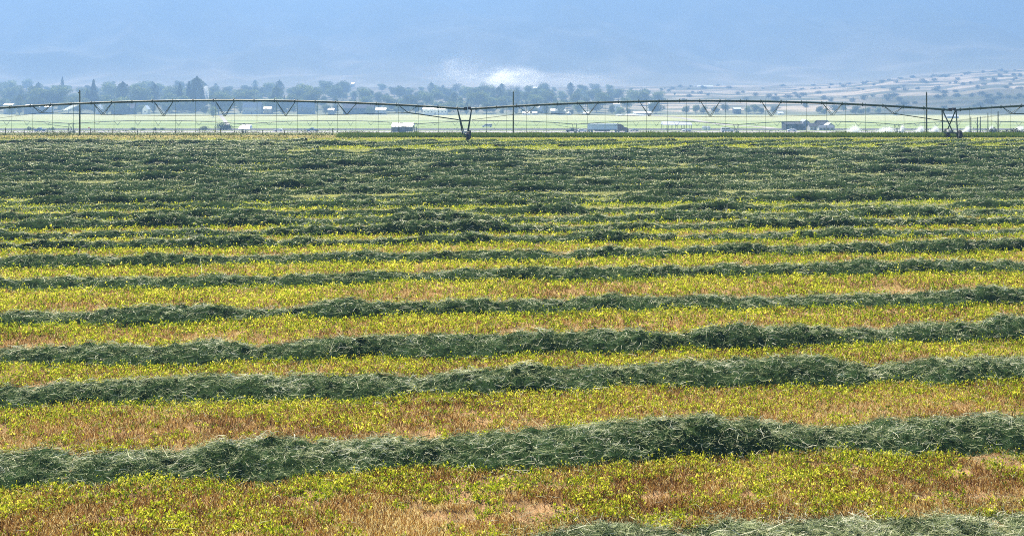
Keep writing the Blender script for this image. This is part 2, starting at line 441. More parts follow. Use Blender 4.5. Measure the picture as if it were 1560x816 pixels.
def hay_mesh(name, x0, x1, surf, D0, dirfun, nst, nlf, strand_boost=1.0):
    sc = max(1.0, D0 / 24.0)
    nx = int((x1 - x0) / (0.10 * max(1, D0 / 30)))
    xs = np.linspace(x0, x1, nx); us = np.linspace(-1, 1, 11)
    Xq, Uq = np.meshgrid(xs, us, indexing='ij')
    Xo, Do, Zo = surf(Xq, Uq)
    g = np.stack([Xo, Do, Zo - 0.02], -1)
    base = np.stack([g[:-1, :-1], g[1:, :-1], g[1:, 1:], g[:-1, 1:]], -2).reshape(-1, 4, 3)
    # strands
    x = rng.uniform(x0, x1, nst); u = np.clip(rng.normal(0, 0.70, nst), -2.1, 2.1)
    X, D, Z = surf(x, np.clip(u, -1, 1))
    D = D + (u - np.clip(u, -1, 1)) * 0.8
    Z = np.maximum(Z, 0.0) + np.abs(rng.normal(0, 0.035, nst)) + 0.005
    ang = rng.normal(0, 0.8, nst) + dirfun; el = rng.normal(0.0, 0.20, nst) * np.where(rng.random(nst) < .25, 2.6, 1)
    flip = rng.random(nst) < 0.5; ang = np.where(flip, ang + math.pi, ang)
    dv = np.stack([np.cos(ang) * np.cos(el), np.sin(ang) * np.cos(el), np.sin(el)], 1)
    big = rng.random(nst) < 0.03
    L = rng.uniform(0.07, 0.30, nst) * (1 + 0.5 * (sc - 1) ** 0.7) * np.where(big, 1.7, 1)
    Wd = rng.uniform(0.005, 0.012, nst) * sc * np.where(big, 1.35, 1)
    nseg = 3 if D0 < 30 else 2 if D0 < 60 else 1
    Q = ribbons(np.stack([X, D, Z], 1), dv, L, Wd, nseg, rng.normal(0, 1.6, nst), 0.5)
    cl = fbm(x * 1.7 + D0, u * 2.0 + 5, 3)
    rv = np.clip(0.50 + 1.0 * (cl - 0.5) + rng.normal(0, 0.34, nst) + big * 0.5, 0, 1)
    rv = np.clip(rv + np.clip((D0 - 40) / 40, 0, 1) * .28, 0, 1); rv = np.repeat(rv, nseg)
    # leaflets
    x = rng.uniform(x0, x1, nlf); u = np.clip(rng.normal(0, 0.6, nlf), -1.4, 1.4)
    X, D, Z = surf(x, np.clip(u, -1, 1)); D = D + (u - np.clip(u, -1, 1)) * 0.8
    Z = np.maximum(Z, 0.0) + np.abs(rng.normal(0, 0.03, nlf)) + 0.004
    LF = leaflets(np.stack([X, D, Z], 1), rng.uniform(0.008, 0.016, nlf) * sc)
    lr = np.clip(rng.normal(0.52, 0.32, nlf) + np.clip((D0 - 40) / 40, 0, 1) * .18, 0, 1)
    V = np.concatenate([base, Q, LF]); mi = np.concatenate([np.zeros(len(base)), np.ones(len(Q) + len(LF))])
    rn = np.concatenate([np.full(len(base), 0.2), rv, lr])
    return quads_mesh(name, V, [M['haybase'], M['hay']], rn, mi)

for i in range(NR):
    D0 = row_mid[i]
    xe = 0.50 * D0 + 1.5
    x0, x1 = -xe, xe * 1.06
    if i == 0: x0 = 0.0
    if D0 > 108.5: x1 = (rng.uniform(440, 640) - CX) / FPX * D0
    def surf(x, u, i=i):
        D, z = row_surf(i, x, u); return x, D, z
    pxlen = 1024.0
    hpx = 1600 * 0.656 * (0.35 + 1.6 * 8.1 / D0 * 0.9) / D0     # height on screen of the row
    area = pxlen * hpx
    nst = int(min(26000, area / 2.2)); nlf = int(min(34000, area / 1.5))
    me = hay_mesh('windrow', x0, x1, surf, D0, SL, nst, nlf)
    o = link('windrow', me)
    if i == 0: lab = 'low windrow of cut hay at the bottom right edge, nearest to the camera'
    elif i < 8: lab = 'blue-green windrow of cut hay, %s from the camera, long rumpled ridge between yellow stubble strips' % ORD[i]
    elif i < NR - 1: lab = 'distant windrow of cut hay, %s counting from the camera, in the closely packed green part' % ORD[i]
    else: lab = 'farthest long windrow of cut hay, just before the yellow stubble headland'
    tag(o, lab, 'windrow', 'long windrows of cut hay across the field')

# short diagonal windrows on the headland at right
HL = []
for k in range(12):
    px = 470 + k * 96
    HL.append(px)
hp = np.array(HL)
for k, px in enumerate(HL):
    xa = (px - CX) / FPX * 116.0; ya = 113.5 + SL * 0.3 * xa
    dx, dy = 13.5, 9.5
    def surf(x, u, xa=xa, ya=ya, k=k):
        s = x
        h = 0.24 * (0.5 + fbm(s * 9 + k * 7, k * 3.0, 3)); ww = 1.2 * (0.6 + 0.6 * fbm(s * 6 + 3 * k, 7.7, 2))
        return xa + s * dx - u * ww * 0.57, ya + s * dy + u * ww * 0.82, h * np.clip(1 - np.abs(u) ** 2.2, 0, 1)
    # parametric 0..1
    def mk(surf=surf):
        xs = np.linspace(0, 1, 50); us = np.linspace(-1, 1, 9)
        a, b = np.meshgrid(xs, us, indexing='ij'); Xo, Do, Zo = surf(a, b)
        g = np.stack([Xo, Do, Zo], -1)
        base = np.stack([g[:-1, :-1], g[1:, :-1], g[1:, 1:], g[:-1, 1:]], -2).reshape(-1, 4, 3)
        n = 1300
        s = rng.random(n); u = np.clip(rng.normal(0, .6, n), -1.3, 1.3)
        X, D, Z = surf(s, np.clip(u, -1, 1)); pos = np.stack([X, D, Z + 0.04], 1)
        LF = leaflets(pos, rng.uniform(0.05, 0.11, n))
        return quads_mesh('headland_windrow', np.concatenate([base, LF]), [M['haybase'], M['hay']],
                          np.concatenate([np.full(len(base), .2), np.clip(rng.normal(.42, .22, n), 0, 1)]),
                          np.concatenate([np.zeros(len(base)), np.ones(n)]))
    o = link('headland_windrow', mk())
    tag(o, 'short slanting windrow on the yellow headland, %s from the left of its row' % ORD[k].replace('nearest', 'first'), 'windrow', 'short slanting windrows on the headland')

# stubble stems and regrowth leaves -------------------------------
def in_row(x, D, lim=64):
    """distance to nearest row in half widths"""
    best = np.full(x.shape, 9.0); nxt = np.full(x.shape, 99.0)
    for i in range(NR):
        if row_mid[i] > lim: break
        rd = rowD(i, x); v = (D - rd) / row_hw(i, x)
        if i == 0: v = np.where(x < 0.3, 9, v)
        best = np.minimum(best, np.abs(v))
        ahead = rd - D
        nxt = np.where((ahead > 0) & (ahead < nxt), ahead, nxt)
    return best, nxt
def scatter(n, dmin, dmax, p=2.0):
    # density falling with distance so that the picture is evenly filled
    q = rng.random(n)
    D = 1.0 / (1 / dmin - q * (1 / dmin - 1 / dmax))
    x = rng.uniform(-0.515, 0.515, n) * D
    return x, D

def stubble(n, dmin, dmax):
    x, D = scatter(n, dmin, dmax)
    b, nx_ = in_row(x, D)
    bare = fbm(x / 0.9 + 70, D / 0.5 + 20, 3)
    keep = (b > 0.85) & ((bare > 0.36) | (rng.random(n) < 0.12))
    x, D = x[keep], D[keep]; n = len(x)
    sc = np.maximum(1, D / 24)
    h = rng.uniform(0.05, 0.13, n); a = rng.normal(0, 0.45, (n, 2))
    p0 = np.stack([x, D, np.zeros(n)], 1)
    p1 = p0 + np.stack([a[:, 0] * h, a[:, 1] * h, h], 1)
    th = rng.uniform(-0.7, 0.7, n); wd = rng.uniform(0.004, 0.010, n) * sc
    side = np.stack([np.cos(th), np.sin(th), np.zeros(n)], 1) * (wd / 2)[:, None]
    Q = np.stack([p0 - side, p0 + side, p1 + side, p1 - side], 1)
    pn = fbm(x / 2.2 + 5, D / 1.6 + 44, 3)
    rv = np.clip(rng.normal(0.42, 0.34, n) + (pn - 0.5) * 0.8, 0, 1)
    return Q, rv
def regrowth(n, dmin, dmax, lpp=7):
    x, D = scatter(n // lpp, dmin, dmax)
    b, nx_ = in_row(x, D)
    pn = fbm(x / 1.6 + 9, D / 1.1 + 4, 4); fine = vnoise(x / 0.3 + 3, D / 0.3)
    far = np.clip((D - 22) / 20, 0, 1)
    near_next = np.clip(1.35 - nx_ / 2.2, 0, 1)
    prob = 0.24 - 0.08 * np.clip((25 - D) / 4, 0, 1) + 0.80 * near_next * (0.6 + far * 0.4) + far * 0.52 + (pn - 0.5) * (1.3 + .9 * far) + (fine - 0.5) * 1.0
    keep = (b > 0.8) & (rng.random(len(x)) < prob)
    x, D, pn = x[keep], D[keep], pn[keep]; m_ = len(x)
    hgt = rng.uniform(0.04, 0.13, m_) * (1 + .5 * far[keep]) * (1 + 1.1 * (rng.random(m_) < .12)); tone = rng.normal(0.42, 0.22, m_) + (pn - .5) * .6
    x = np.repeat(x, lpp); D = np.repeat(D, lpp); hgt = np.repeat(hgt, lpp); tone = np.repeat(tone, lpp); n = len(x)
    sc = np.maximum(1, D / 26)
    q = rng.random(n); sp = 0.028 * sc
    Q = leaflets(np.stack([x + rng.normal(0, 1, n) * sp, D + rng.normal(0, 1, n) * sp, 0.015 + hgt * q], 1), (0.010 + 0.028 * rng.random(n) ** 1.8) * sc, 1.8)
    return Q, np.clip(tone + q * .18 + rng.normal(0, .14, n), 0, 1)
Q, rv = stubble(420000, 17.0, 62)
tag(link('stubble', quads_mesh('stubble', Q, [M['stem']], rv)), 'straw-brown cut alfalfa stubble standing between the windrows', 'stubble', kind='stuff')
Q, rv = regrowth(1300000, 17.0, 66)
tag(link('regrowth', quads_mesh('regrowth', Q, [M['leaf']], rv)), 'bright yellow-green leaves sprouting from the stubble', 'regrowth', kind='stuff')
n = 1500
x, D = scatter(n, 17, 62)
ang = rng.normal(0, .9, n); el = rng.normal(.15, .2, n)
dv = np.stack([np.cos(ang) * np.cos(el), np.sin(ang) * np.cos(el), np.sin(el)], 1); sc = np.maximum(1, D / 26)
Q = ribbons(np.stack([x, D, rng.uniform(.05, .16, n)], 1), dv, rng.uniform(.08, .35, n), rng.uniform(.005, .010, n) * sc, 2, rng.normal(0, 1.2, n), .3)
tag(link('stray_straw', quads_mesh('stray_straw', Q, [M['hay']], np.repeat(rng.uniform(.7, 1, n), 2))), 'stray pale stalks dropped on the stubble between the windrows', 'straw', kind='stuff')
# thin scattered growth and loose hay in the far part
n = 170000
x, D = scatter(n, 58, 129)
b_, _n = in_row(x, D, 200)
Q = leaflets(np.stack([x, D, rng.uniform(0.02, 0.2, n)], 1), rng.uniform(0.03, 0.06, n) * D / 80)
rv = rng.random(n)
isl = (b_ > 0.8) & (rng.random(n) < 0.7) & (fbm(x / 9, D / 4, 3) > np.interp(D, [58, 70, 108, 114], [0.38, 0.56, 0.60, 0.3]))
tag(link('far_regrowth', quads_mesh('far_regrowth', Q[isl], [M['leaf']], rv[isl])), 'yellow-green stubble growth between the far windrows and on the headland', 'regrowth', kind='stuff')
hk = ~isl & (rng.random(n) < .9)
tag(link('loose_hay', quads_mesh('loose_hay', Q[hk], [M['hay']], 0.25 + rv[hk] * 0.65)), 'loose green hay lying between the far windrows', 'hay', kind='stuff')
# headland stubble: dense yellow growth at right
n = 52000
D = rng.uniform(109.5, 127, n); x = rng.uniform(-0.30, 0.52, n) * D
keep = (rng.random(n) < np.clip((x / D + .28) / .16, .1, 1)) & (fbm(x / 6, D / 1.2, 3) > 0.22)
x, D = x[keep], D[keep]; n = len(x)
Q = leaflets(np.stack([x, D, rng.uniform(0.02, 0.14, n)], 1), rng.uniform(0.05, 0.09, n))
tag(link('headland_stubble', quads_mesh('headland_stubble', Q, [M['leaf']], np.clip(rng.normal(.55, .25, n), 0, 1))), 'yellow stubble on the headland before the uncut grass', 'stubble', kind='stuff')

# uncut tall grass strip at the right
n = 42000
x = rng.uniform(-22, 72, n); D = 130.2 + rng.random(n) ** 1.3 * 4.5
keep = x > -21.5 + rng.normal(0, 0.8, n); x, D = x[keep], D[keep]; n = len(x)
h = (0.28 + 0.32 * fbm(x / 2.5, D / 2, 3)) * rng.uniform(0.6, 1.15, n)
p0 = np.stack([x, D, np.zeros(n)], 1); ln = rng.normal(0, 0.2, (n, 2))
p1 = p0 + np.stack([ln[:, 0], ln[:, 1], h], 1); sd_ = np.stack([rng.uniform(0.012, 0.03, n), rng.normal(0, .01, n), np.zeros(n)], 1)
Q = np.stack([p0 - sd_, p0 + sd_, p1 + sd_ * .4, p1 - sd_ * .4], 1)
tag(link('uncut_grass', quads_mesh('uncut_grass', Q, [M['grass']], np.clip(rng.normal(.35, .2, n) + (h - .4) * 1.2, 0, 1))), 'strip of tall uncut green grass along the far field edge', 'grass', kind='stuff')
# low weeds along the field edge at left
n = 26000
x = rng.uniform(-82, -18, n); D = rng.uniform(124, 152, n)
pn = fbm(x / 2.2, D / 3, 4); keep = pn > 0.42 + rng.normal(0, .05, n)
x, D, pn = x[keep], D[keep], pn[keep]; n = len(x)
Q = leaflets(np.stack([x, D, ter(x, D) + rng.uniform(0.0, 1, n) * (pn - .3) * 1.5], 1), rng.uniform(0.04, 0.11, n))
tag(link('edge_weeds', quads_mesh('edge_weeds', Q, [M['scrub']], rng.random(n))), 'low patchy weeds and bushes along the left field edge', 'weeds', kind='stuff')
# scrub on the hidden slope and road verge
n = 16000
D = rng.uniform(470, 560, n); x = rng.uniform(-.52, .52, n) * D
pn = fbm(x / 9, D / 6, 4); keep = (pn > 0.56) & ((D < 505) | (D > 527)); x, D = x[keep], D[keep]; n = len(x)
Q = leaflets(np.stack([x, D, ter(x, D) + rng.uniform(0.0, 1.2, n)], 1), rng.uniform(0.2, 0.4, n))
tag(link('verge_scrub', quads_mesh('verge_scrub', Q, [M['scrub']], rng.random(n) * .6)), 'grey-green scrub beside the highway', 'scrub', kind='stuff')

# standing weeds --------------------------------------------------
def weed(px, py, h, lab):
    D = 12960.0 / (py - 110.0); x = (px - CX) / FPX * D
    n = int(60 * h / 0.4); s = rng.random(n)
    sc = max(1, D / 26)
    leanx, leany = rng.normal(0, .12, 2)
    rad = (0.03 + 0.10 * (1 - s)) * h / 0.4 * rng.random(n); an = rng.uniform(0, 6.28, n)
    pos = np.stack([leanx * s + rad * np.cos(an), leany * s + rad * np.sin(an), s * h], 1)
    LF = leaflets(pos, rng.uniform(0.018, 0.035, n) * sc)
    root = empty('weed', (x, D, 0))
    st = MB(); st.tube([(0, 0, 0), (leanx * .5, leany * .5, h * .5), (leanx, leany, h)], [0.006 * sc, 0.005 * sc, 0.003 * sc], 5)
    st.build('stem', M['weed'], root)
    link('leaves', quads_mesh('leaves', LF, [M['weed']], rng.random(n)), root)
    tag(root, lab, 'weed', 'tall weeds left standing in the stubble')
weed(1213, 366, 0.62, 'tall bright yellow-green weed standing before the far packed windrows at right')
weed(1243, 366, 0.40, 'shorter green weed a step right of the tallest weed')
weed(1386, 363, 0.38, 'small yellow weed standing alone at far right among packed windrows')
weed(995, 530, 0.45, 'bright weed poking above the stubble right in front of the fourth windrow')
weed(568, 452, 0.42, 'yellow-green weed in front of the sixth windrow, left of centre')
weed(742, 455, 0.36, 'pale weed in front of the sixth windrow near the centre')
weed(470, 456, 0.33, 'leafy weed leftmost in front of the sixth windrow')
weed(660, 392, 0.38, 'thin weed at the centre in the seventh stubble strip')
weed(732, 392, 0.40, 'thin weed just right of the centre in the seventh stubble strip')
weed(1306, 640, 0.24, 'spreading green weed flattened behind the second windrow at right')
weed(1240, 590, 0.26, 'low broad bright weed in front of the third windrow at right')
weed(405, 556, 0.34, 'arching bright weed in front of the fourth windrow at left')
weed(435, 556, 0.32, 'arching bright weed, right twin, in front of the fourth windrow at left')
weed(8, 640, 0.42, 'tall pale green weed at the left picture edge')
weed(1424, 440, 0.42, 'bushy bright weed in the sixth stubble strip far right')
weed(1290, 436, 0.40, 'bushy bright weed in the sixth stubble strip, right of centre')

# ------------------------------------------------------------------ irrigation pivots
def pivot(name, label, joints, yj, rise, vspace, vdepth, vhalf, D0, slope, hoses, hose_y, tower_h, sep, pr, detail, baseoff=0.0, x_end=None):
    k = 1.0
    def DD(px): return D0 / (1 - slope * (px - CX) / FPX)
    def L(px, py, off=0.0):
        D = DD(px); v = P(px, py, D); v.y += off; v.x -= off * slope; return v
    mpx = D0 / FPX
    jx, jy = joints[1]
    gx, gD = (jx - CX) / FPX * DD(jx), DD(jx)
    root = empty(name, (gx, gD, gz(gx, gD)))
    tag(root, label, 'irrigation system')
    inv = -Vector(root.location)
    def sub(o, par=root):
        o.matrix_parent_inverse.identity()
        if par is root: o.location = inv
        return o
    def ypipe(px, a, b):
        t = (px - a[0]) / (b[0] - a[0]); return a[1] + (b[1] - a[1]) * t - rise * 4 * t * (1 - t)
    for a, b in zip(joints[:-1], joints[1:]):
        mb = MB(); pts = [L(px, ypipe(px, a, b)) for px in np.linspace(a[0] + 3 * detail, b[0] - 1, 25)]
        mb.tube(pts, pr, 8)
        if detail > 0.5:
            for px in np.arange(a[0] + 12, b[0], 31.0):      # flanges / couplers
                q = L(px, ypipe(px, a, b)); mb.tube([q + Vector((-.05, 0, 0)), q + Vector((.05, 0, 0))], pr * 1.5, 8)
                mb.tube([q, q + Vector((0, 0, pr + 0.16))], 0.022, 5)
        sub(mb.build('span_pipe', M['steel'], root))
        mid = (a[0] + b[0]) / 2; tips = []
        for j in range(-3, 4):
            c = mid + j * vspace
            if c < -60 or c > 1620: continue
            dep = vdepth * (1 - 0.54 * (j / 3) ** 2)
            mb = MB()
            yp = ypipe(c, a, b)
            tp = []
            for sg in (-1, 1):
                tip = L(c, yp + dep, sg * sep); tp.append(tip)
                for e in (-1, 1):
                    q = L(c + e * vhalf, ypipe(c + e * vhalf, a, b))
                    mb.tube([q, tip], 0.032 if detail > .5 else 0.035, 5)
            mb.tube(tp, 0.03, 5)
            sub(mb.build('truss_brace', M['steel'], root))
            tips.append((c, yp + dep))
        # truss rods: tower - tips - tower
        for sg in (-1, 1):
            mb = MB()
            ends = [(a[0] + 6 * detail, a[1] + tower_h * 0.36)] + tips + [(b[0] - 14 * detail, b[1] + tower_h * 0.36)]
            qs = [L(px, py, sg * sep) for px, py in ends]
            for n_, (u_, v_) in enumerate(zip(qs[:-1], qs[1:])):
                heavy = n_ == len(qs) - 2
                mb.tube([u_, v_], 0.045 if heavy else 0.014, 5)
            sub(mb.build('truss_rod', M['steel'], root))
    # drop hoses with sprinkler heads
    if hoses:
        for px in hoses:
            for a, b in zip(joints[:-1], joints[1:]):
                if a[0] <= px < b[0]:
                    q = L(px, ypipe(px, a, b)); e = L(px, hose_y); e.x = q.x; e.y = q.y + 0.12
                    mb = MB(); mb.tube([q, q + Vector((0, .10, .22)), q + Vector((0, .24, .1)), q + Vector((0, .2, -.4)), e], 0.019, 5)
                    h = sub(mb.build('drop_hose', M['hose'], root))
                    mb = MB(); mb.tube([e, e - Vector((0, 0, .08)), e - Vector((0, 0, .14))], [0.03, .06, .02], 6)
                    mb.build('sprinkler_head', M['rubber'], h)
    # towers
    for (jx, jy) in joints[(0 if detail < .5 else 1):]:
        if jx > 1600 or jx < -40: continue
        D = DD(jx); c = L(jx, jy); gx, gD = c.x, c.y
        zg = gz(gx, gD) if detail < .5 else baseoff
        tw = empty('tower', Vector((gx, gD, zg)) + inv); tw.parent = root
        H = c.z - zg
        wr = 0.52; bz = 0.72
        hb = 1.85                                    # half wheelbase
        for sy in (-1, 1):
            for tx, bx in ((-1.25, -0.55), (0.42, -0.05)):
                mb = MB(); mb.tube([(tx, sy * 0.06, H), (bx, sy * hb * 0.85, bz)], 0.075, 6); mb.build('leg', M['steel'], tw)
        mb = MB()
        mb.tube([(-0.95, -0.55, H - 1.35), (0.27, -0.55, H - 1.35)], 0.035, 5); mb.tube([(-0.95, 0.55, H - 1.35), (0.27, 0.55, H - 1.35)], 0.035, 5)
        mb.build('cross_brace', M['steel'], tw)
        mb = MB(); mb.box(-.42, -.16, -hb, hb, bz - .1, bz + .08); mb.build('base_beam', M['steel'], tw)
        mb = MB(); mb.box(-.62, .02, -.3, .25, bz + .082, bz + .36); mb.build('drive_motor', M['gear'], tw)
        mb = MB(); mb.box(-.5, -.1, -.2, .2, H + .02, H + .26); mb.box(.0, .34, -.2, .2, H - .02, H + .3); mb.build('joint_box', M['rubber'], tw)
        for sy in (-1, 1):
            wh = empty('wheel', (0.08, sy * hb, wr + .02)); wh.parent = tw
            mb = MB(); n = 22
            prof = [(-.17, .30), (-.19, .46), (-.13, wr), (.13, wr), (.19, .46), (.17, .30)]
            vs = []; fs = []
            for q in range(n):
                t = 2 * math.pi * q / n
                for (ax, r_) in prof:
                    rr = r_ + (0.03 if (q % 2 and r_ > .5) else 0)
                    vs.append((ax, rr * math.cos(t), rr * math.sin(t)))
            m_ = len(prof)
            for q in range(n):
                for z_ in range(m_):
                    fs.append((q * m_ + z_, q * m_ + (z_ + 1) % m_, ((q + 1) % n) * m_ + (z_ + 1) % m_, ((q + 1) % n) * m_ + z_))
            mb.add(vs, fs); mb.build('tyre', M['rubber'], wh)
            mb = MB(); mb.cyl((0, 0, 0), (1, 0, 0), 0.31, 0.12, 16); mb.build('rim', M['gear'], wh)
    return root

hs = [17, 49, 79, 111, 143, 173, 205, 234, 267, 297, 328, 357, 391, 421, 453, 483, 514, 542, 576, 607, 637, 668,
      741, 772, 802, 833, 864, 895, 922, 956, 985, 1017, 1046, 1076, 1106, 1138, 1167, 1199, 1229, 1260, 1289, 1319, 1349, 1378, 1409, 1478, 1511, 1540]
pivot('irrigation_pivot', 'long dark green centre pivot sprinkler spanning the whole field edge on wheeled towers',
      [(-28, 166.5), (713, 166.5), (1451, 168), (2190, 168)], 166, 13.4, 93, 24, 15, 126.0, 0.05, hs, 199.5, 45, 0.40, 0.125, 1.0)
pivot('irrigation_pivot', 'smaller second sprinkler line far behind the near one, crossing the pale fields before the highway',
      [(-152, 189), (110, 188.5), (372, 189), (634, 189), (877, 189.5), (1123, 190), (1368, 190), (1612, 190)], 188, 5.2, 31, 8, 5, 385.0, 0.0, None, 0, 15, 0.40, 0.13, 0.3)

# ------------------------------------------------------------------ poles and fence
def pole(px, ytop, D, lab, arm=0, rad=0.085):
    x = (px - CX) / FPX * D; z = gz(x, D); top = CAMZ - (ytop - YH) / FPX * D
    H = top - z
    root = empty('utility_pole', (x, D, z)); tag(root, lab, 'pole')
    mb = MB(); mb.tube([(0, 0, -0.3), (0, 0, H * .5), (0, 0, H)], [rad * 1.15, rad, rad * .85], 9); mb.build('post', M['wood'], root)
    if arm:
        mb = MB(); mb.box(-arm, arm * .3, -.05, .05, H - .35, H - .25); mb.build('crossarm', M['wood'], root)
    mb = MB(); mb.tube([(0, 0, H), (0, 0, H + .12), (0, 0, H + .2)], [.03, .05, .02], 6); mb.build('insulator', M['gear'], root)
pole(121.5, 138, 138, 'tall wooden pole with a short arm rising at the left field edge', 0.22, 0.095)
pole(782, 140, 150, 'plain wooden pole beside the near wheeled tower at picture centre', 0, 0.095)
pole(1411.5, 141, 145, 'plain wooden pole just left of the right wheeled tower', 0, 0.105)
pole(1479, 178, 260, 'thin dark post, first right of the right wheeled tower', 0, 0.12)
pole(1489, 179, 300, 'thin dark post, left one of a close pair at right', 0, 0.13)
pole(1493.5, 178, 320, 'thin dark post, right one of a close pair at right', 0, 0.13)
pole(1505, 172, 240, 'taller dark post between the close pair and the last post', 0, 0.10)
pole(1520.5, 170, 230, 'tallest dark post at far right, near the picture edge', 0, 0.12)

def fence():
    D = 141.0
    x0 = (8 - CX) / FPX * D
    root = empty('fence', (x0, D, gz(x0, D))); tag(root, 'low wire fence with short posts along the left field edge', 'fence')
    base = Vector(root.location)
    tops = []
    for px in range(8, 516, 33):
        x = (px + rng.uniform(-6, 6) - CX) / FPX * D; z = gz(x, D); h = rng.uniform(.7, 1.05)
        mb = MB(); mb.tube([Vector((x, D, z - .2)) - base, Vector((x + rng.normal(0, .03), D, z + h)) - base], 0.05, 6); mb.build('post', M['wood'], root)
        tops.append((x, z))
    for hh in (.3, .55, .68):
        mb = MB(); mb.tube([Vector((x, D - .05, z + hh)) - base for x, z in tops], 0.006, 4); mb.build('wire', M['gear'], root)
fence()

# ------------------------------------------------------------------ vehicles on the highway
def wheel(parent, x, y, r, wd=0.24):
    e = empty('wheel', (x, y, r)); e.parent = parent
    mb = MB(); mb.cyl((0, 0, 0), (0, 1, 0), r, wd, 18); mb.build('tyre', M['rubber'], e)
    mb = MB(); mb.cyl((0, 0, 0), (0, 1, 0), r * .58, wd + .03, 12); mb.build('rim', M['carsilver'], e)

def car(px, D, kind, mat, facing, lab, name='car', L=4.6):
    x = (px - CX) / FPX * D
    root = empty(name, (x, D, gz(x, D) + 0.045), 0 if facing > 0 else math.pi); tag(root, lab, kind)
    h = L / 2
    W = 0.92
    if kind == 'car':
        prof = [(-h, .45), (-h + .02, .85), (-h + .25, .98), (h - 1.25, .95), (h - .12, .78), (h, .6), (h - .02, .32), (-h + .05, .32)]
        cab = [(-h + .35, .97), (-h + .95, 1.42), (h - 2.2, 1.45), (h - 1.3, .95)]
    elif kind == 'pickup truck':
        L = 5.6; h = L / 2
        prof = [(-h, .5), (-h, 1.12), (-.1, 1.12), (-.1, 1.1), (h - 1.5, 1.14), (h - .1, 1.05), (h, .7), (h - .03, .42), (-h + .05, .42)]
        cab = [(-.55, 1.12), (-.45, 1.82), (h - 2.25, 1.86), (h - 1.4, 1.14)]
        W = 0.98
    else:
        L = 6.2; h = L / 2; W = 1.0
        prof = [(-h, .5), (-h, 1.3), (h - 1.2, 1.3), (h - .15, 1.1), (h, .75), (h - .03, .4), (-h + .05, .4)]
        cab = [(-h + .02, 1.3), (-h + .12, 2.15), (h - 2.2, 2.15), (h - 1.15, 1.3)]
    mb = MB(); mb.prism(prof, -W, W); mb.prism(cab, -W + .12, W - .12); mb.build('body', mat, root)
    cx0 = cab[0][0]; cx1 = cab[3][0]
    zb, zt = cab[0][1] + .06, cab[1][1] - .08
    for sy in (-1, 1):
        y = sy * (W - .115)
        def sidewin(a, b):
            mb = MB(); mb.prism([(a, zb), (a + .05, zt), (b - .12, zt), (b, zb)], y - .008, y + .008); mb.build('side_window', M['pane'], root)
        mid = (cab[1][0] + cab[2][0]) / 2
        if kind != 'pickup truck':
            sidewin(cab[1][0], mid - .06)
        else: mid = cab[1][0]
        sidewin(mid + .06, cab[2][0] + .25)
        mb = MB(); mb.box(h - .06, h + .015, sy * W * .72 - .17, sy * W * .72 + .17, .62, .80); mb.build('headlight', M['lamp'], root)
        mb = MB(); mb.box(-h - .015, -h + .05, sy * W * .78 - .12, sy * W * .78 + .12, .7, .9); mb.build('tail_light', M['tail'], root)
    mb = MB(); a, b = Vector((cab[3][0], 0, cab[3][1])), Vector((cab[2][0], 0, cab[2][1])); dvec = (b - a); nrm = Vector((dvec.z, 0, -dvec.x)).normalized() * .012
    a2, b2 = a + dvec * .1 + nrm, a + dvec * .92 + nrm
    mb.add([(a2.x, -W + .2, a2.z), (a2.x, W - .2, a2.z), (b2.x, W - .24, b2.z), (b2.x, -W + .24, b2.z)], [(0, 1, 2, 3)]); mb.build('windscreen', M['pane'], root)
    r = .33 if kind == 'car' else .40
    for wx in (-h + .95, h - .95):
        for sy in (-1, 1): wheel(root, wx, sy * (W - .08), r)
    return root

RD = 513.5
def semi():
    D = RD; xm = (925 - CX) / FPX * D
    root = empty('semi_truck', (xm, D, gz(xm, D) + .045)); tag(root, 'long semi truck with pale blue-grey box trailer and dark maroon cab on the highway', 'truck')
    mb = MB(); mb.box(-9.6, 4.8, -1.28, 1.28, 1.25, 4.05); mb.build('trailer', M['trailer'], root)
    mb = MB(); mb.box(-9.65, 4.85, -1.3, 1.3, 4.05, 4.15); mb.build('trailer_top_rail', M['carwhite'], root)
    mb = MB(); mb.box(-9.3, 4.6, -.5, .5, 1.0, 1.25); mb.box(-1.5, -1.35, -1.1, 1.1, .2, 1.0); mb.build('chassis', M['cardark'], root)
    mb = MB(); mb.box(-6.2, 1.2, -1.2, -1.15, .45, 1.2); mb.build('side_skirt', M['cardark'], root)
    mb = MB(); mb.prism([(5.1, .9), (5.1, 3.98), (6.5, 3.9), (7.6, 3.35), (8.2, 2.5), (9.8, 2.05), (10.25, 1.5), (10.3, .6), (5.1, .6)], -1.2, 1.2); mb.build('cab', M['maroon'], root)
    for sy in (-1, 1):
        mb = MB(); mb.prism([(6.7, 2.35), (6.7, 3.2), (7.4, 3.15), (7.9, 2.45)], sy * 1.21 - .006, sy * 1.21 + .006); mb.build('side_window', M['pane'], root)
        mb = MB(); mb.box(10.2, 10.34, sy * .9 - .2, sy * .9 + .2, 1.0, 1.3); mb.build('headlight', M['lamp'], root)
        mb = MB(); mb.box(7.9, 8.1, sy * 1.45 - .1, sy * 1.45 + .1, 2.3, 3.1); mb.box(7.95, 8.05, min(sy * 1.2, sy * 1.45), max(sy * 1.2, sy * 1.45), 2.6, 2.66); mb.build('mirror', M['carwhite'], root)
        mb = MB(); mb.tube([(5.0, sy * 1.05, 1.2), (5.0, sy * 1.05, 4.2)], .07, 8); mb.build('exhaust_stack', M['gear'], root)
        for wx in (-8.8, -7.5, 4.2, 5.5, 9.1): wheel(root, wx, sy * 1.1, .5, .3)
    mb = MB(); mb.add([(8.24, -1.0, 2.52), (8.24, 1.0, 2.52), (7.66, .95, 3.34), (7.66, -.95, 3.34)], [(0, 1, 2, 3)]); mb.build('windscreen', M['pane'], root)
semi()
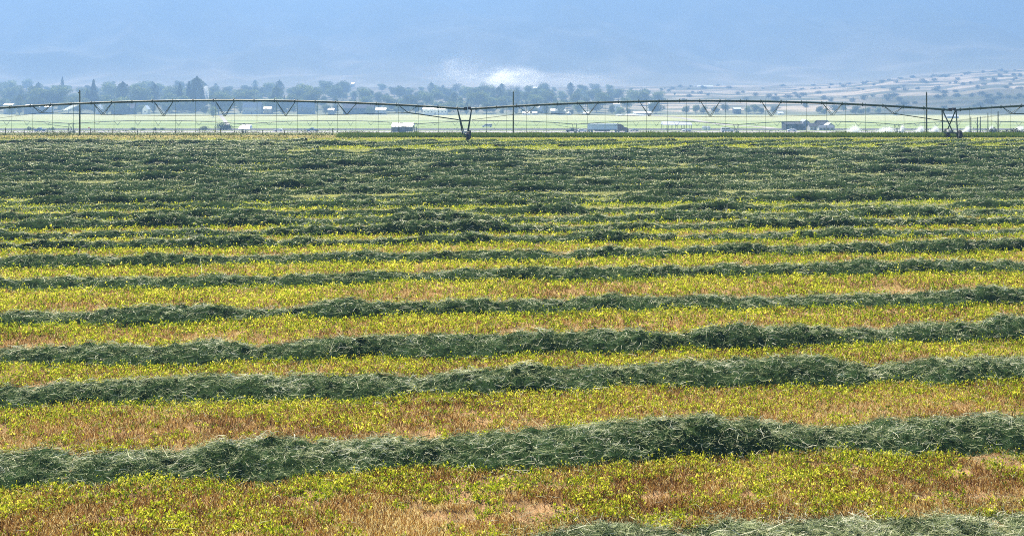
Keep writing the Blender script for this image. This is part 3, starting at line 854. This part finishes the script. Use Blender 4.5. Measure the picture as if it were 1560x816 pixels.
car(871, RD, 'pickup truck', M['cardark'], 1, 'dark pickup truck with a load behind the small white car, left of the semi truck', 'pickup_truck')
car(887, RD, 'car', M['carwhite'], 1, 'small white car driving right behind the semi truck trailer', L=4.8)
car(966, 519, 'car', M['carsilver'], -1, 'silver car just ahead of the semi truck cab')
car(61, 519, 'pickup truck', M['carblue'], -1, 'blue pickup truck on the highway near the left picture edge', 'pickup_truck')
car(476, 519, 'pickup truck', M['carblue'], -1, 'blue pickup truck on the highway left of the grey shed', 'pickup_truck')
car(424, 519, 'car', M['carwhite'], -1, 'white car on the highway between shelter and blue pickup')
car(1046, 519, 'car', M['carwhite'], -1, 'white car below the long open white-roofed shed')
car(1108, 513.5, 'van', M['carwhite'], 1, 'white van with dark windows on the highway right of the white tank', 'van')
car(1206, 519, 'car', M['carwhite'], -1, 'white car in front of the dark barn at right')
car(742, 640, 'van', M['carwhite'], -1, 'white van parked in the pale green field right of the near tower', 'van')

# ------------------------------------------------------------------ buildings
def house(px0, px1, ytop, D, lab, wall='wallpale', roof='white', depth=7.0, gable_x=False, wins=3, name='house', cat='house', door=True, eave=0.42, ybase=None, over=0.3):
    xm = ((px0 + px1) / 2 - CX) / FPX * D; hw = (px1 - px0) / FPX * D / 2
    zg = gz(xm, D) if ybase is None else CAMZ - (ybase - YH) / FPX * D
    H = max(2.6, CAMZ - (ytop - YH) / FPX * D - zg)
    root = empty(name, (xm, D, zg)); tag(root, lab, cat)
    hd = depth / 2; he = H * (1 - eave)
    if roof == 'white' and not gable_x: he = max(he, H - hd * .34)
    mb = MB()
    if gable_x:      # ridge towards the camera: gable faces us
        mb.prism([(-hw, -.6), (-hw, he), (0, H - .1), (hw, he), (hw, -.6)], -hd, hd)
    else:
        mb.box(-hw, hw, -hd, hd, -.6, he)
        mb.add([(-hw, -hd, he), (-hw, hd, he), (-hw, 0, H - .1)], [(0, 1, 2)]); mb.add([(hw, -hd, he), (hw, hd, he), (hw, 0, H - .1)], [(0, 2, 1)])
    mb.build('wall', M[wall], root)
    mb = MB(); o_ = over; t_ = .14
    if gable_x:
        for sg in (-1, 1):
            mb.add([(0, -hd - o_, H), (0, hd + o_, H), (sg * (hw + o_), hd + o_, he - .12), (sg * (hw + o_), -hd - o_, he - .12),
                    (0, -hd - o_, H + t_), (0, hd + o_, H + t_), (sg * (hw + o_), hd + o_, he - .12 + t_), (sg * (hw + o_), -hd - o_, he - .12 + t_)],
                   [(0, 3, 2, 1), (4, 5, 6, 7), (0, 1, 5, 4), (1, 2, 6, 5), (2, 3, 7, 6), (3, 0, 4, 7)])
    else:
        for sg in (-1, 1):
            mb.add([(-hw - o_, 0, H), (hw + o_, 0, H), (hw + o_, sg * (hd + o_), he - .12), (-hw - o_, sg * (hd + o_), he - .12),
                    (-hw - o_, 0, H + t_), (hw + o_, 0, H + t_), (hw + o_, sg * (hd + o_), he - .12 + t_), (-hw - o_, sg * (hd + o_), he - .12 + t_)],
                   [(0, 3, 2, 1), (4, 5, 6, 7), (0, 1, 5, 4), (1, 2, 6, 5), (2, 3, 7, 6), (3, 0, 4, 7)])
    mb.build('roof', M[roof], root)
    n = wins + (1 if door else 0)
    for k in range(n):
        xc = -hw + (k + .5) * 2 * hw / n
        if door and k == n // 2:
            mb = MB(); mb.box(xc - .5, xc + .5, -hd - .04, -hd + .02, 0, min(2.05, he - .2)); mb.build('door', M['door'], root)
        else:
            zc = he * .55; s_ = min(.6, 2 * hw / n * .3)
            f = MB(); f.box(xc - s_ - .08, xc + s_ + .08, -hd - .05, -hd + .02, zc - .58, zc + .58); fo = f.build('window', M['white'], root)
            g = MB(); g.box(xc - s_, xc + s_, -hd - .075, -hd - .052, zc - .5, zc + .5); g.build('pane', M['pane'], fo)
    return root

def open_shed(px0, px1, ytop, yeave, D, lab, posts, panels=()):
    xm = ((px0 + px1) / 2 - CX) / FPX * D; hw = (px1 - px0) / FPX * D / 2
    zg = gz(xm, D); top = CAMZ - (ytop - YH) / FPX * D - zg; ev = CAMZ - (yeave - YH) / FPX * D - zg
    root = empty('open_shed', (xm, D, zg)); tag(root, lab, 'shed')
    mb = MB(); hd = 3.2
    mb.prism([(-hw, ev), (-hw + .3, top), (hw - .3, top), (hw, ev)], -hd * .1, hd)
    mb.add([(-hw, -hd, ev - .1), (hw, -hd, ev - .1), (hw - .3, -hd * .1 - .01, top), (-hw + .3, -hd * .1 - .01, top), (-hw, -hd, ev - .25), (hw, -hd, ev - .25)], [(0, 1, 2, 3), (4, 5, 1, 0)])
    mb.build('roof', M['white'], root)
    for f in posts:
        for y in (-hd + .2, hd - .2):
            x = -hw + f * 2 * hw; mb = MB(); mb.box(x - .1, x + .1, y - .1, y + .1, -1.5, ev); mb.build('post', M['walldark'], root)
    for a, b, z0, z1 in panels:
        mb = MB(); mb.box(-hw + a * 2 * hw, -hw + b * 2 * hw, -hd + .32, -hd + .4, ev * z0, ev * z1); mb.build('wall_panel', M['wallblue'], root)
open_shed(597, 631, 187.5, 191.5, 400, 'grey shed with bright white metal roof behind the uncut grass', [.03, .36, .66, .97],
          [(.05, .36, .25, 1), (.36, .66, 0, 1), (.66, .95, .3, 1)])
open_shed(1008, 1053, 185.3, 189.3, 600, 'long open pole shed with bright white roof in the green field', [.02, .2, .35, .5, .7, .8, .98])
open_shed(366, 382, 191, 195.5, 505, 'small white-roofed shelter on dark posts beside the highway', [.12, .88])
house(645, 682, 163.5, 985, 'very long bright white-roofed greenhouse behind the near pivot pipe', 'white', 'white', 10, wins=6, name='greenhouse', cat='greenhouse', eave=.45)
# farm at right
house(1194, 1220, 185.5, 560, 'long dark barn, left part of the farm at right', 'walldark', 'roofdark', 9, wins=1, name='barn', cat='barn', eave=.2)
house(1218, 1233, 182, 566, 'pale gabled house rising between the dark barn roofs', 'wallpale', 'roofblue', 7, True, wins=1)
house(1231, 1247, 187.5, 556, 'white low house with two dark windows in the farm at right', 'wallpale', 'roofdark', 7, wins=2)
house(1244, 1260, 183.5, 562, 'tall dark barn with a steep roof at the farm', 'walldark', 'roofdark', 9, wins=0, name='barn', cat='barn', eave=.35)
house(1257, 1269, 187, 552, 'pale gabled shed at the right end of the farm', 'wallpale', 'wallpale', 6, True, wins=1, name='shed', cat='shed')
house(1246, 1268, 195, 540, 'low pale blue outbuilding in front of the steep dark barn', 'wallpale', 'wallblue', 4, wins=3, name='shed', cat='shed')
# village
V_ = [
 (8, 22, 158, 1010, 'small white-roofed house at the far left end of the village', 'wallpale', 'white', 0, 2),
 (40, 64, 160, 1004, 'long low white-roofed building left of the diagonal water spray', 'wallblue', 'white', 0, 3),
 (66, 80, 160.5, 1012, 'short white-roofed house directly left of the diagonal water spray', 'wallpale', 'white', 0, 2),
 (148, 156, 160, 1002, 'tiny white house right of the left wooden pole', 'wallpale', 'white', 1, 1),
 (172, 206, 158.5, 1008, 'wide blue-grey building under the second truss brace', 'walldark', 'roofpurple', 0, 4),
 (219, 227, 161, 996, 'tiny bright white shed left of the tall spruces', 'white', 'white', 1, 1),
 (371, 399, 156.5, 1004, 'pale blue-grey farmhouse with a low gable behind the fields', 'wallpale', 'roofblue', 0, 4),
 (403, 414, 163, 998, 'cream garage just right of the pale farmhouse', 'walltan', 'white', 0, 1),
 (454, 479, 155, 1006, 'blue-roofed house right of the fifth truss brace', 'wallblue', 'roofblue', 0, 3),
 (501, 509, 165.5, 990, 'tiny white-roofed shed right of the blue-roofed house', 'wallblue', 'white', 0, 1),
 (524, 570, 158, 1004, 'long dull purple-brown barn behind the sixth truss brace', 'walldark', 'roofpurple', 0, 5),
 (573, 588, 165, 992, 'pale low house right of the long brown barn', 'wallpale', 'white', 0, 2),
 (796, 807, 171, 982, 'white mobile home right of the centre pole', 'white', 'white', 0, 2),
 (811, 818, 171, 984, 'smaller white mobile home next to the one by the centre pole', 'wallpale', 'white', 0, 1),
 (820, 832, 159, 1030, 'white-gabled house behind the first brace of the right span', 'wallpale', 'white', 1, 2),
 (839, 861, 166, 998, 'long low white-roofed stable right of the mobile homes', 'walltan', 'white', 0, 4),
 (864, 870, 171, 984, 'tiny white shed at the field edge above the dark pickup', 'white', 'white', 1, 1),
 (879, 887, 160.5, 1040, 'small bright white cottage among dark trees above the trailer', 'white', 'white', 1, 1),
 (889, 897, 171, 984, 'tiny white shed at the field edge above the semi trailer', 'white', 'white', 0, 1),
 (934, 944, 156.5, 1060, 'white cottage directly under the pipe right of the second brace', 'white', 'white', 0, 1),
 (965, 992, 169.8, 984, 'long bright white-roofed barn beside the white spray', 'wallpale', 'white', 0, 3),
 (988, 1002, 156, 1070, 'white house half hidden by the pipe at the third brace', 'wallpale', 'white', 0, 2),
 (1117, 1128, 164, 1010, 'white-roofed house with dark wall at the foot of the hill', 'walldark', 'white', 0, 2),
 (1184, 1192, 171, 984, 'tiny white shed behind the fifth brace of the right span', 'white', 'white', 0, 1),
 (1440, 1458, 177, 880, 'low white-roofed shed behind the right wheeled tower', 'wallpale', 'white', 0, 2),
]
for a, b, yt, D, lab, wl, rf, gx_, wn in V_:
    house(a, b, yt, D, lab, wl, rf, 7 if b - a < 20 else 9, bool(gx_), wn, door=wn > 1)
F_ = [
 (808, 828, 132.5, 1900, 'long pale building in front of the dust cloud on the rise'), (842, 850, 139, 1750, 'small pale house on the rise, left of the two bright ones'),
 (887, 897, 137, 1750, 'larger of two bright white houses on the rise above the trailer'), (899, 906, 137.5, 1760, 'smaller of two bright white houses on the rise above the trailer'),
 (971, 979, 137, 1800, 'small pale house on the rise right of centre'), (1062, 1086, 130.5, 1930, 'big bright white barn alone on the foot of the mountain'),
 (1118, 1124, 132, 1930, 'little pale cabin right of the big white barn'), (17, 22, 133, 1900, 'tiny pale house above the trees at the left edge'),
 (16 + 520, 540, 126, 1950, 'tiny bright house above the trees left of centre'),
]
for a, b, yt, D, lab in F_:
    house(a, b, yt, D, lab, 'wallpale', 'white', 10, False, 2 if b - a < 12 else 4, ybase=None if False else yt + 6, eave=.5)

# white tank / boxes beside the highway, orange marker
def tank(px, D, lab):
    x = (px - CX) / FPX * D; root = empty('storage_tank', (x, D, gz(x, D))); tag(root, lab, 'tank')
    mb = MB(); mb.cyl((0, 0, 1.0), (0, 0, 1), 1.3, 2.0, 18); mb.build('shell', M['carwhite'], root)
    mb = MB(); mb.tube([(0, 0, 2.0), (0, 0, 2.3), (0, 0, 2.4)], [1.32, .5, .2], 18); mb.build('lid', M['carsilver'], root)
tank(1073, 545, 'squat white storage tank beside the highway left of the van')
tank(1078.5, 549, 'second white storage tank, right behind the squat one')
D = 560; x = (135.5 - CX) / FPX * D; root = empty('field_marker', (x, D, gz(x, D))); tag(root, 'small orange field marker right of the left pole', 'marker')
mb = MB(); mb.box(-.5, .5, -.04, .04, 1.3, 2.0); mb.build('panel', M['orange'], root); mb = MB(); mb.tube([(0, .1, -.2), (0, .1, 1.9)], .06, 6); mb.build('post', M['wood'], root)

# ------------------------------------------------------------------ trees
def crown_mesh(name, kind, seed, mat):
    r = np.random.default_rng(seed)
    P_, S_ = [], []
    if kind == 'round':       # unit: height 1, centred on the trunk
        nb = 9
        bl = []
        for k in range(nb):
            a = r.uniform(0, 6.28); rad = r.uniform(0.05, 0.30); z = r.uniform(.26, .80)
            bl.append((math.cos(a) * rad, math.sin(a) * rad, z, r.uniform(.14, .24)))
        bl.append((0, 0, .60, .28)); bl.append((0.05, 0, .34, .26))
        for (x, y, z, q) in bl:
            n = int(1500 * q)
            v = r.normal(0, 1, (n, 3)); v /= np.linalg.norm(v, axis=1, keepdims=True); v *= (r.random((n, 1)) ** .35)
            P_.append(np.array([x, y, z]) + v * q * np.array([1, 1, .85]))
        Pp = np.concatenate(P_); size = r.uniform(.018, .036, len(Pp))
    elif kind == 'tall':
        n = 2600; z = r.random(n) ** .85; k = np.sin(np.clip(z * 1.05, 0, 1) * math.pi) ** .55
        a = r.uniform(0, 6.28, n); q = .17 * k * r.random(n) ** .4 * (1 + .35 * np.sin(a * 3 + z * 14))
        Pp = np.stack([np.cos(a) * q, np.sin(a) * q, .08 + z * .92], 1); size = r.uniform(.014, .028, n)
    elif kind == 'spruce':
        n = 2600; z = r.random(n) ** 1.5; a = r.uniform(0, 6.28, n)
        tier = 1 + .25 * np.sin(z * 55); q = (.21 * (1 - z) ** .85 + .008) * tier * r.random(n) ** .35
        Pp = np.stack([np.cos(a) * q, np.sin(a) * q, .06 + z * .94 - q * .25], 1); size = r.uniform(.013, .026, n)
    else:                     # juniper
        n = 420; v = r.normal(0, 1, (n, 3)); v /= np.linalg.norm(v, axis=1, keepdims=True); v *= r.random((n, 1)) ** .35
        v *= (1 + .3 * np.sin(v[:, :1] * 7 + seed))
        Pp = np.array([0, 0, .5]) + v * np.array([.55, .55, .48]); size = r.uniform(.05, .10, n)
    global rng
    Q = leaflets(Pp, size); Q = Q
    cl = np.clip(fbm(Pp[:, 0] * 9 + seed, Pp[:, 2] * 9 + Pp[:, 1] * 5, 3), 0, 1)
    return quads_mesh(name, Q, [mat], np.clip(cl * .9 + r.normal(0, .15, len(Pp)), 0, 1))
def trunk_mesh(top, r0):
    mb = MB(); mb.tube([(0, 0, -.05), (.004, 0, top * .5), (0, .004, top)], [r0, r0 * .75, r0 * .4], 7)
    for a in (0.3, 2.4, 4.5):
        mb.tube([(0, 0, top * .7), (math.cos(a) * .12, math.sin(a) * .12, top * 1.15)], [r0 * .5, r0 * .2], 5)
    me = bpy.data.meshes.new('trunk'); me.from_pydata(mb.v, [], mb.f); me.materials.append(M['bark']); me.update(); return me
crowns = {'round': [crown_mesh('round_crown', 'round', 11 + k, M['crown']) for k in range(7)],
          'tall': [crown_mesh('tall_crown', 'tall', 31 + k, M['crown']) for k in range(3)],
          'spruce': [crown_mesh('spruce_crown', 'spruce', 41 + k, M['needle']) for k in range(3)],
          'juniper': [crown_mesh('juniper_crown', 'juniper', 51 + k, M['juniper']) for k in range(4)]}
tr_r = trunk_mesh(.5, .022); tr_j = trunk_mesh(.4, .05)
rt = random.Random(5)
def tree(kind, px, D, H, lab, group=None, name=None, wide=1.0):
    x = (px - CX) / FPX * D
    root = empty(name or {'round': 'shade_tree', 'tall': 'poplar_tree', 'spruce': 'spruce_tree', 'juniper': 'juniper'}[kind], (x, D, gz(x, D) - .1), rt.uniform(0, 6.28))
    root.scale = (H * wide, H * wide, H)
    link('crown', rt.choice(crowns[kind]), root); link('trunk', tr_j if kind == 'juniper' else tr_r, root)
    tag(root, lab, {'juniper': 'shrub'}.get(kind, 'tree'), group)
    return root
def H_for(px, ytop, D):
    x = (px - CX) / FPX * D
    return CAMZ - (ytop - YH) / FPX * D - gz(x, D)
for px, yt, D, wd, lab in [
    (95, 117, 1350, .9, 'pointed dark spruce poking above the far-left trees'),
    (142.5, 121, 1090, 1.0, 'tall dark spruce just right of the left wooden pole'),
    (133, 134, 1100, .9, 'shorter dark spruce tucked left of the tall one by the pole'),
    (274, 126, 1080, 1.0, 'leftmost dark spruce of the tight clump above the second brace'),
    (288, 124, 1090, 1.0, 'second dark spruce of the tight clump above the second brace'),
    (295, 131, 1060, .9, 'short front spruce of the tight clump'),
    (308, 132, 1060, 1.0, 'right end spruce of the tight clump, next to the vertical spray'),
    (416, 141, 1050, 1.0, 'small pointed spruce above the fourth brace'),
    (433, 145, 1040, .9, 'smallest pointed spruce right of the fourth brace')]:
    tree('spruce', px, D, H_for(px, yt, D), lab, None, wide=wd)
for px, yt, D, kind, wd, lab in [
    (300, 116, 1120, 'tall', 1.5, 'tallest poplar, pale top, rising over the spruce clump'),
    (187, 124, 1110, 'tall', 1.7, 'dark egg-shaped tree left of the big domed tree'),
    (214, 127, 1100, 'round', 1.1, 'big dark domed tree left of the spruce clump'),
    (325, 158, 900, 'round', .9, 'dark bushy tree standing out into the field below the spruce clump'),
    (467, 124, 1200, 'round', 1.0, 'tall dark rounded tree standing above its neighbours left of centre'),
    (448, 138, 1080, 'round', 1.1, 'dark round tree in front of the tallest round one left of centre'),
    (912, 134, 1300, 'tall', 1.9, 'dark cone-shaped tree above the semi trailer'),
    (830, 137, 1200, 'round', 1.3, 'wide dark tree above the right span pipe near the centre pole'),
    (1028, 140, 1500, 'round', .9, 'lone bright green tree above the pipe right of the third brace'),
    (984, 143, 1300, 'round', .9, 'lone yellow-green tree at the third brace of the right span')]:
    tree(kind, px, D, H_for(px, yt, D), lab, None, wide=wd)

# the tree belt
zones = [(-20, 120, 'left of the left wooden pole'), (120, 235, 'between the left pole and the spruce clump'), (235, 330, 'around the spruce clump'),
         (330, 450, 'right of the spruce clump'), (450, 600, 'between the blue-roofed house and the greenhouse'), (600, 713, 'above the long white greenhouse'),
         (713, 782, 'between the near tower and the centre pole'), (782, 870, 'just right of the centre pole'), (870, 1010, 'above the semi truck'), (1010, 1200, 'at the foot of the hill right of centre'), (1200, 1600, 'on the lower slope behind the farm and sprays')]
rows = [(1015, 'front row'), (1120, 'second row'), (1260, 'middle rows'), (1430, 'middle rows'), (1650, 'back rows')]
def zone(px):
    for a, b, s in zones:
        if a <= px < b: return s
    return zones[-1][2] if px > 1000 else zones[0][2]
cnt = 0
for ri, (D0, rn_) in enumerate(rows):
    step = [15, 14, 14, 16, 20][ri]
    px = -15 + rt.uniform(0, 10)
    while px < 1010:
        D = D0 + rt.uniform(-35, 35) * (1 + ri * .5)
        dens = 1.0 if px < 860 else .8 if px < 910 else .55
        hi = 1.0 if px < 560 else .93
        if rt.random() < dens:
            kind = 'round' if rt.random() < .86 else 'tall'
            H = (8 + 15 * rt.random() ** 1.3) * hi * (1.15 if px < 560 else 1) * (1 if ri < 4 else .85)
            if ri == 0: H *= .75
            tone = rt.random()
            tree(kind, px, D, H, '%s %s, %s' % ('bushy tree' if kind == 'round' else 'narrow tree', zone(px), rn_),
                 'village trees, %s, %s, %s' % (kind, rn_, zone(px)), wide=rt.uniform(1.1, 1.6) if kind == 'round' else 1.5)
            cnt += 1
        px += step * rt.uniform(.6, 1.4) * (.78 if px > 540 else 1)
for px, H, D in [(1045, 9, 1015), (1060, 10, 1020), (1072, 8, 1010), (1090, 8, 1015), (1105, 9, 1040), (1140, 9, 1010), (1150, 9.5, 1015), (1160, 8, 1005), (1178, 8, 1020), (1248, 9, 1010), (1256, 7, 1000), (1274, 7, 1030),
              (1303, 9, 1000), (1312, 7, 990), (1338, 8, 1010), (1366, 5, 940), (1285, 8, 1050), (1322, 7, 1020)]:
    tree('round', px, D, H, 'bushy green tree, %s' % zone(px), 'trees, %s' % zone(px), wide=1.25)
# junipers on the slope
nj = 0
while nj < 210:
    px = rt.uniform(980, 1600); D = rt.uniform(1080, 1950)
    if rt.random() > (px - 940) / 480: continue
    x = (px - CX) / FPX * D
    if fbm(x / 60 + 40, D / 26 + 3, 4) > .52 and rt.random() < .8: continue
    tree('juniper', px, D, rt.uniform(2.6, 5.5), 'small dark juniper on the pale right hillside, %s' % ('lower slope' if D < 1400 else 'upper slope'), 'junipers on the hillside, %s' % ('lower slope' if D < 1400 else 'upper slope'), wide=rt.uniform(1.2, 2.2))
    nj += 1

# roadside bushes
for px, D, H in [(45, 545, 2.2), (80, 548, 1.8), (203, 550, 1.8), (218, 552, 1.4), (236, 552, 1.8), (247, 550, 1.7), (311, 550, 2.6), (340, 552, 4.2), (346, 548, 3.4), (1350, 470, 1.9), (1512, 330, 2.2), (1545, 200, 1.5), (1530, 205, 1.2), (1556, 200, 1.2)]:
    tree('juniper', px, D, H, 'dark roadside bush %s' % ('near the left edge' if px < 100 else 'before the spruce clump' if px < 350 else 'at far right behind the uncut grass'), 'roadside bushes %s' % ('left' if px < 100 else 'centre left' if px < 350 else 'right'), name='bush', wide=1.6)

# ------------------------------------------------------------------ water sprays and dust
def cloud(name, blobs, n, size, mat, lab, cat, kind=None):
    tot = sum(b[-1] for b in blobs); Qs = []
    for (c, rad, wgt) in blobs:
        m_ = int(n * wgt / tot)
        p_ = rng.normal(0, 1, (m_, 3)) * np.array(rad) * .5 + np.array(c)
        if False:
            v_ = rng.normal(0, 1, (m_, 3)); v_ /= np.linalg.norm(v_, axis=1, keepdims=True); p_ = v_ * rng.random((m_, 1)) ** .6 * np.array(rad) + np.array(c)
        Qs.append(p_)
    Pp = np.concatenate(Qs); g = ter(Pp[:, 0], Pp[:, 1]); Pp = Pp[Pp[:, 2] > g]
    o = link(name, quads_mesh(name, leaflets(Pp, rng.uniform(.5, 1.2, len(Pp)) * size), [mat]))
    tag(o, lab, cat, kind=kind); return o
def B(px, py, D, rx, ry, wgt, rd=None):
    k = D / FPX
    return (tuple(P(px, py, D)), (rx * k, (rd or rx) * k, ry * k), wgt)
D = 460
for a, b, h, lab in [(1290, 1311, 9, 'leftmost and widest white water spray behind the uncut grass'), (1336, 1362, 7, 'broad low white spray, second from the left'),
                     (1370, 1378, 9, 'narrow tall white spray left of the right pole'), (1396, 1408, 8, 'white spray directly left of the right wooden pole'),
                     (1418, 1430, 8, 'round white spray between the right pole and the tower'), (1468, 1480, 8, 'white spray right of the right tower'),
                     (1506, 1514, 8, 'faint white spray between the thin posts'), (1546, 1560, 9, 'white spray at the right picture edge')]:
    c = (a + b) / 2; w2 = (b - a) / 2
    cloud('water_spray', [B(c, 201, D, w2 * .9, h * .7, 3), B(c + w2 * .25, 198, D, w2 * .7, h * .7, 2.5), B(c - w2 * .4, 201, D, w2 * 1.1, h * .5, 1.2)], 5000 + int(w2 * 500), .10, M['spray'], lab, 'water spray')
cloud('water_spray', [B(100 + t * 22, 167 - t * 10, 960, 3, 1.2 + .5 * t, 1) for t in np.linspace(0, 1, 9)], 5000, .22, M['spray'], 'diagonal streak of white spray left of the left wooden pole', 'water spray')
cloud('water_spray', [B(316 - t * 2.5, 151 - t * 18, 1080, 1.6 + 2.2 * t, 2, 1.2 - .7 * t) for t in np.linspace(0, 1, 9)], 6000, .24, M['spray'], 'vertical white plume right of the spruce clump', 'water spray')
cloud('water_spray', [B(962, 175.5, 940, 10, 1.8, 2), B(943, 176, 940, 5, 1.5, 1), B(975, 176, 940, 12, 1, 1)], 7000, .22, M['spray'], 'low white spray at the field edge before the long white barn', 'water spray')
def dust(px, py, D, rx, ry, dens, lab, seed):
    m = bpy.data.materials.new('dust_air'); m.use_nodes = True; t = m.node_tree
    for n_ in list(t.nodes):
        if n_.type != 'OUTPUT_MATERIAL': t.nodes.remove(n_)
    pv = t.nodes.new('ShaderNodeVolumePrincipled'); pv.inputs['Color'].default_value = (0.99, 0.99, 0.99, 1); pv.inputs['Anisotropy'].default_value = 0.35
    tc = t.nodes.new('ShaderNodeTexCoord'); gr = t.nodes.new('ShaderNodeTexGradient'); gr.gradient_type = 'SPHERICAL'
    nz = t.nodes.new('ShaderNodeTexNoise'); nz.inputs['Scale'].default_value = 2.2; nz.inputs['Detail'].default_value = 4; nz.noise_dimensions = '4D'; nz.inputs['W'].default_value = seed
    mr = t.nodes.new('ShaderNodeMapRange'); mr.inputs['From Min'].default_value = 0.38; mr.inputs['From Max'].default_value = 0.68
    a = t.nodes.new('ShaderNodeMath'); a.operation = 'MULTIPLY'; b = t.nodes.new('ShaderNodeMath'); b.operation = 'MULTIPLY'; b.inputs[1].default_value = dens
    pw = t.nodes.new('ShaderNodeMath'); pw.operation = 'POWER'; pw.inputs[1].default_value = 1.6
    t.links.new(tc.outputs['Object'], gr.inputs[0]); t.links.new(tc.outputs['Object'], nz.inputs['Vector'])
    t.links.new(gr.outputs['Fac'], pw.inputs[0]); t.links.new(nz.outputs[0], mr.inputs['Value'])
    t.links.new(pw.outputs[0], a.inputs[0]); t.links.new(mr.outputs[0], a.inputs[1]); t.links.new(a.outputs[0], b.inputs[0])
    t.links.new(b.outputs[0], pv.inputs['Density']); t.links.new(pv.outputs[0], t.nodes['Material Output'].inputs['Volume'])
    vs = []; fs = []; A, Bn = 24, 12
    for i in range(Bn + 1):
        for j in range(A):
            th = math.pi * i / Bn; ph = 2 * math.pi * j / A
            vs.append((math.sin(th) * math.cos(ph), math.sin(th) * math.sin(ph), math.cos(th)))
    for i in range(Bn):
        for j in range(A): fs.append((i * A + j, (i + 1) * A + j, (i + 1) * A + (j + 1) % A, i * A + (j + 1) % A))
    me = bpy.data.meshes.new('dust_cloud'); me.from_pydata(vs, [], fs); me.materials.append(m); me.update()
    o = link('dust_cloud', me, None, P(px, py, D)); k = D / FPX; o.scale = (rx * k, rx * k * .7, ry * k)
    tag(o, lab, 'dust cloud', kind='stuff')
dust(776, 120, 1500, 66, 24, 0.11, 'bright white dust puff rising low behind the village trees near the centre', 1.3)
dust(700, 113, 1560, 60, 34, 0.022, 'thin veil of dust drifting up left of the bright puff', 4.1)
dust(860, 122, 1620, 90, 20, 0.012, 'faint dust trailing to the right of the bright puff', 7.7)

# ------------------------------------------------------------------ haze
mb = MB(); mb.box(-2900, 2900, -120, 4500, float(min(Zg.min(), Zm.min())) - 2.0, float(Zm.max()) + 6.0)
m = bpy.data.materials.new('haze_air'); m.use_nodes = True; t = m.node_tree
for n_ in list(t.nodes):
    if n_.type != 'OUTPUT_MATERIAL': t.nodes.remove(n_)
pv = t.nodes.new('ShaderNodeVolumePrincipled')
pv.inputs['Color'].default_value = (*HAZE_COLOR, 1); pv.inputs['Density'].default_value = HAZE_DENSITY; pv.inputs['Anisotropy'].default_value = 0.2
t.links.new(pv.outputs[0], t.nodes['Material Output'].inputs['Volume'])
hz = mb.build('haze', m)
tag(hz, 'pale blue haze filling the valley air', 'haze', kind='stuff')
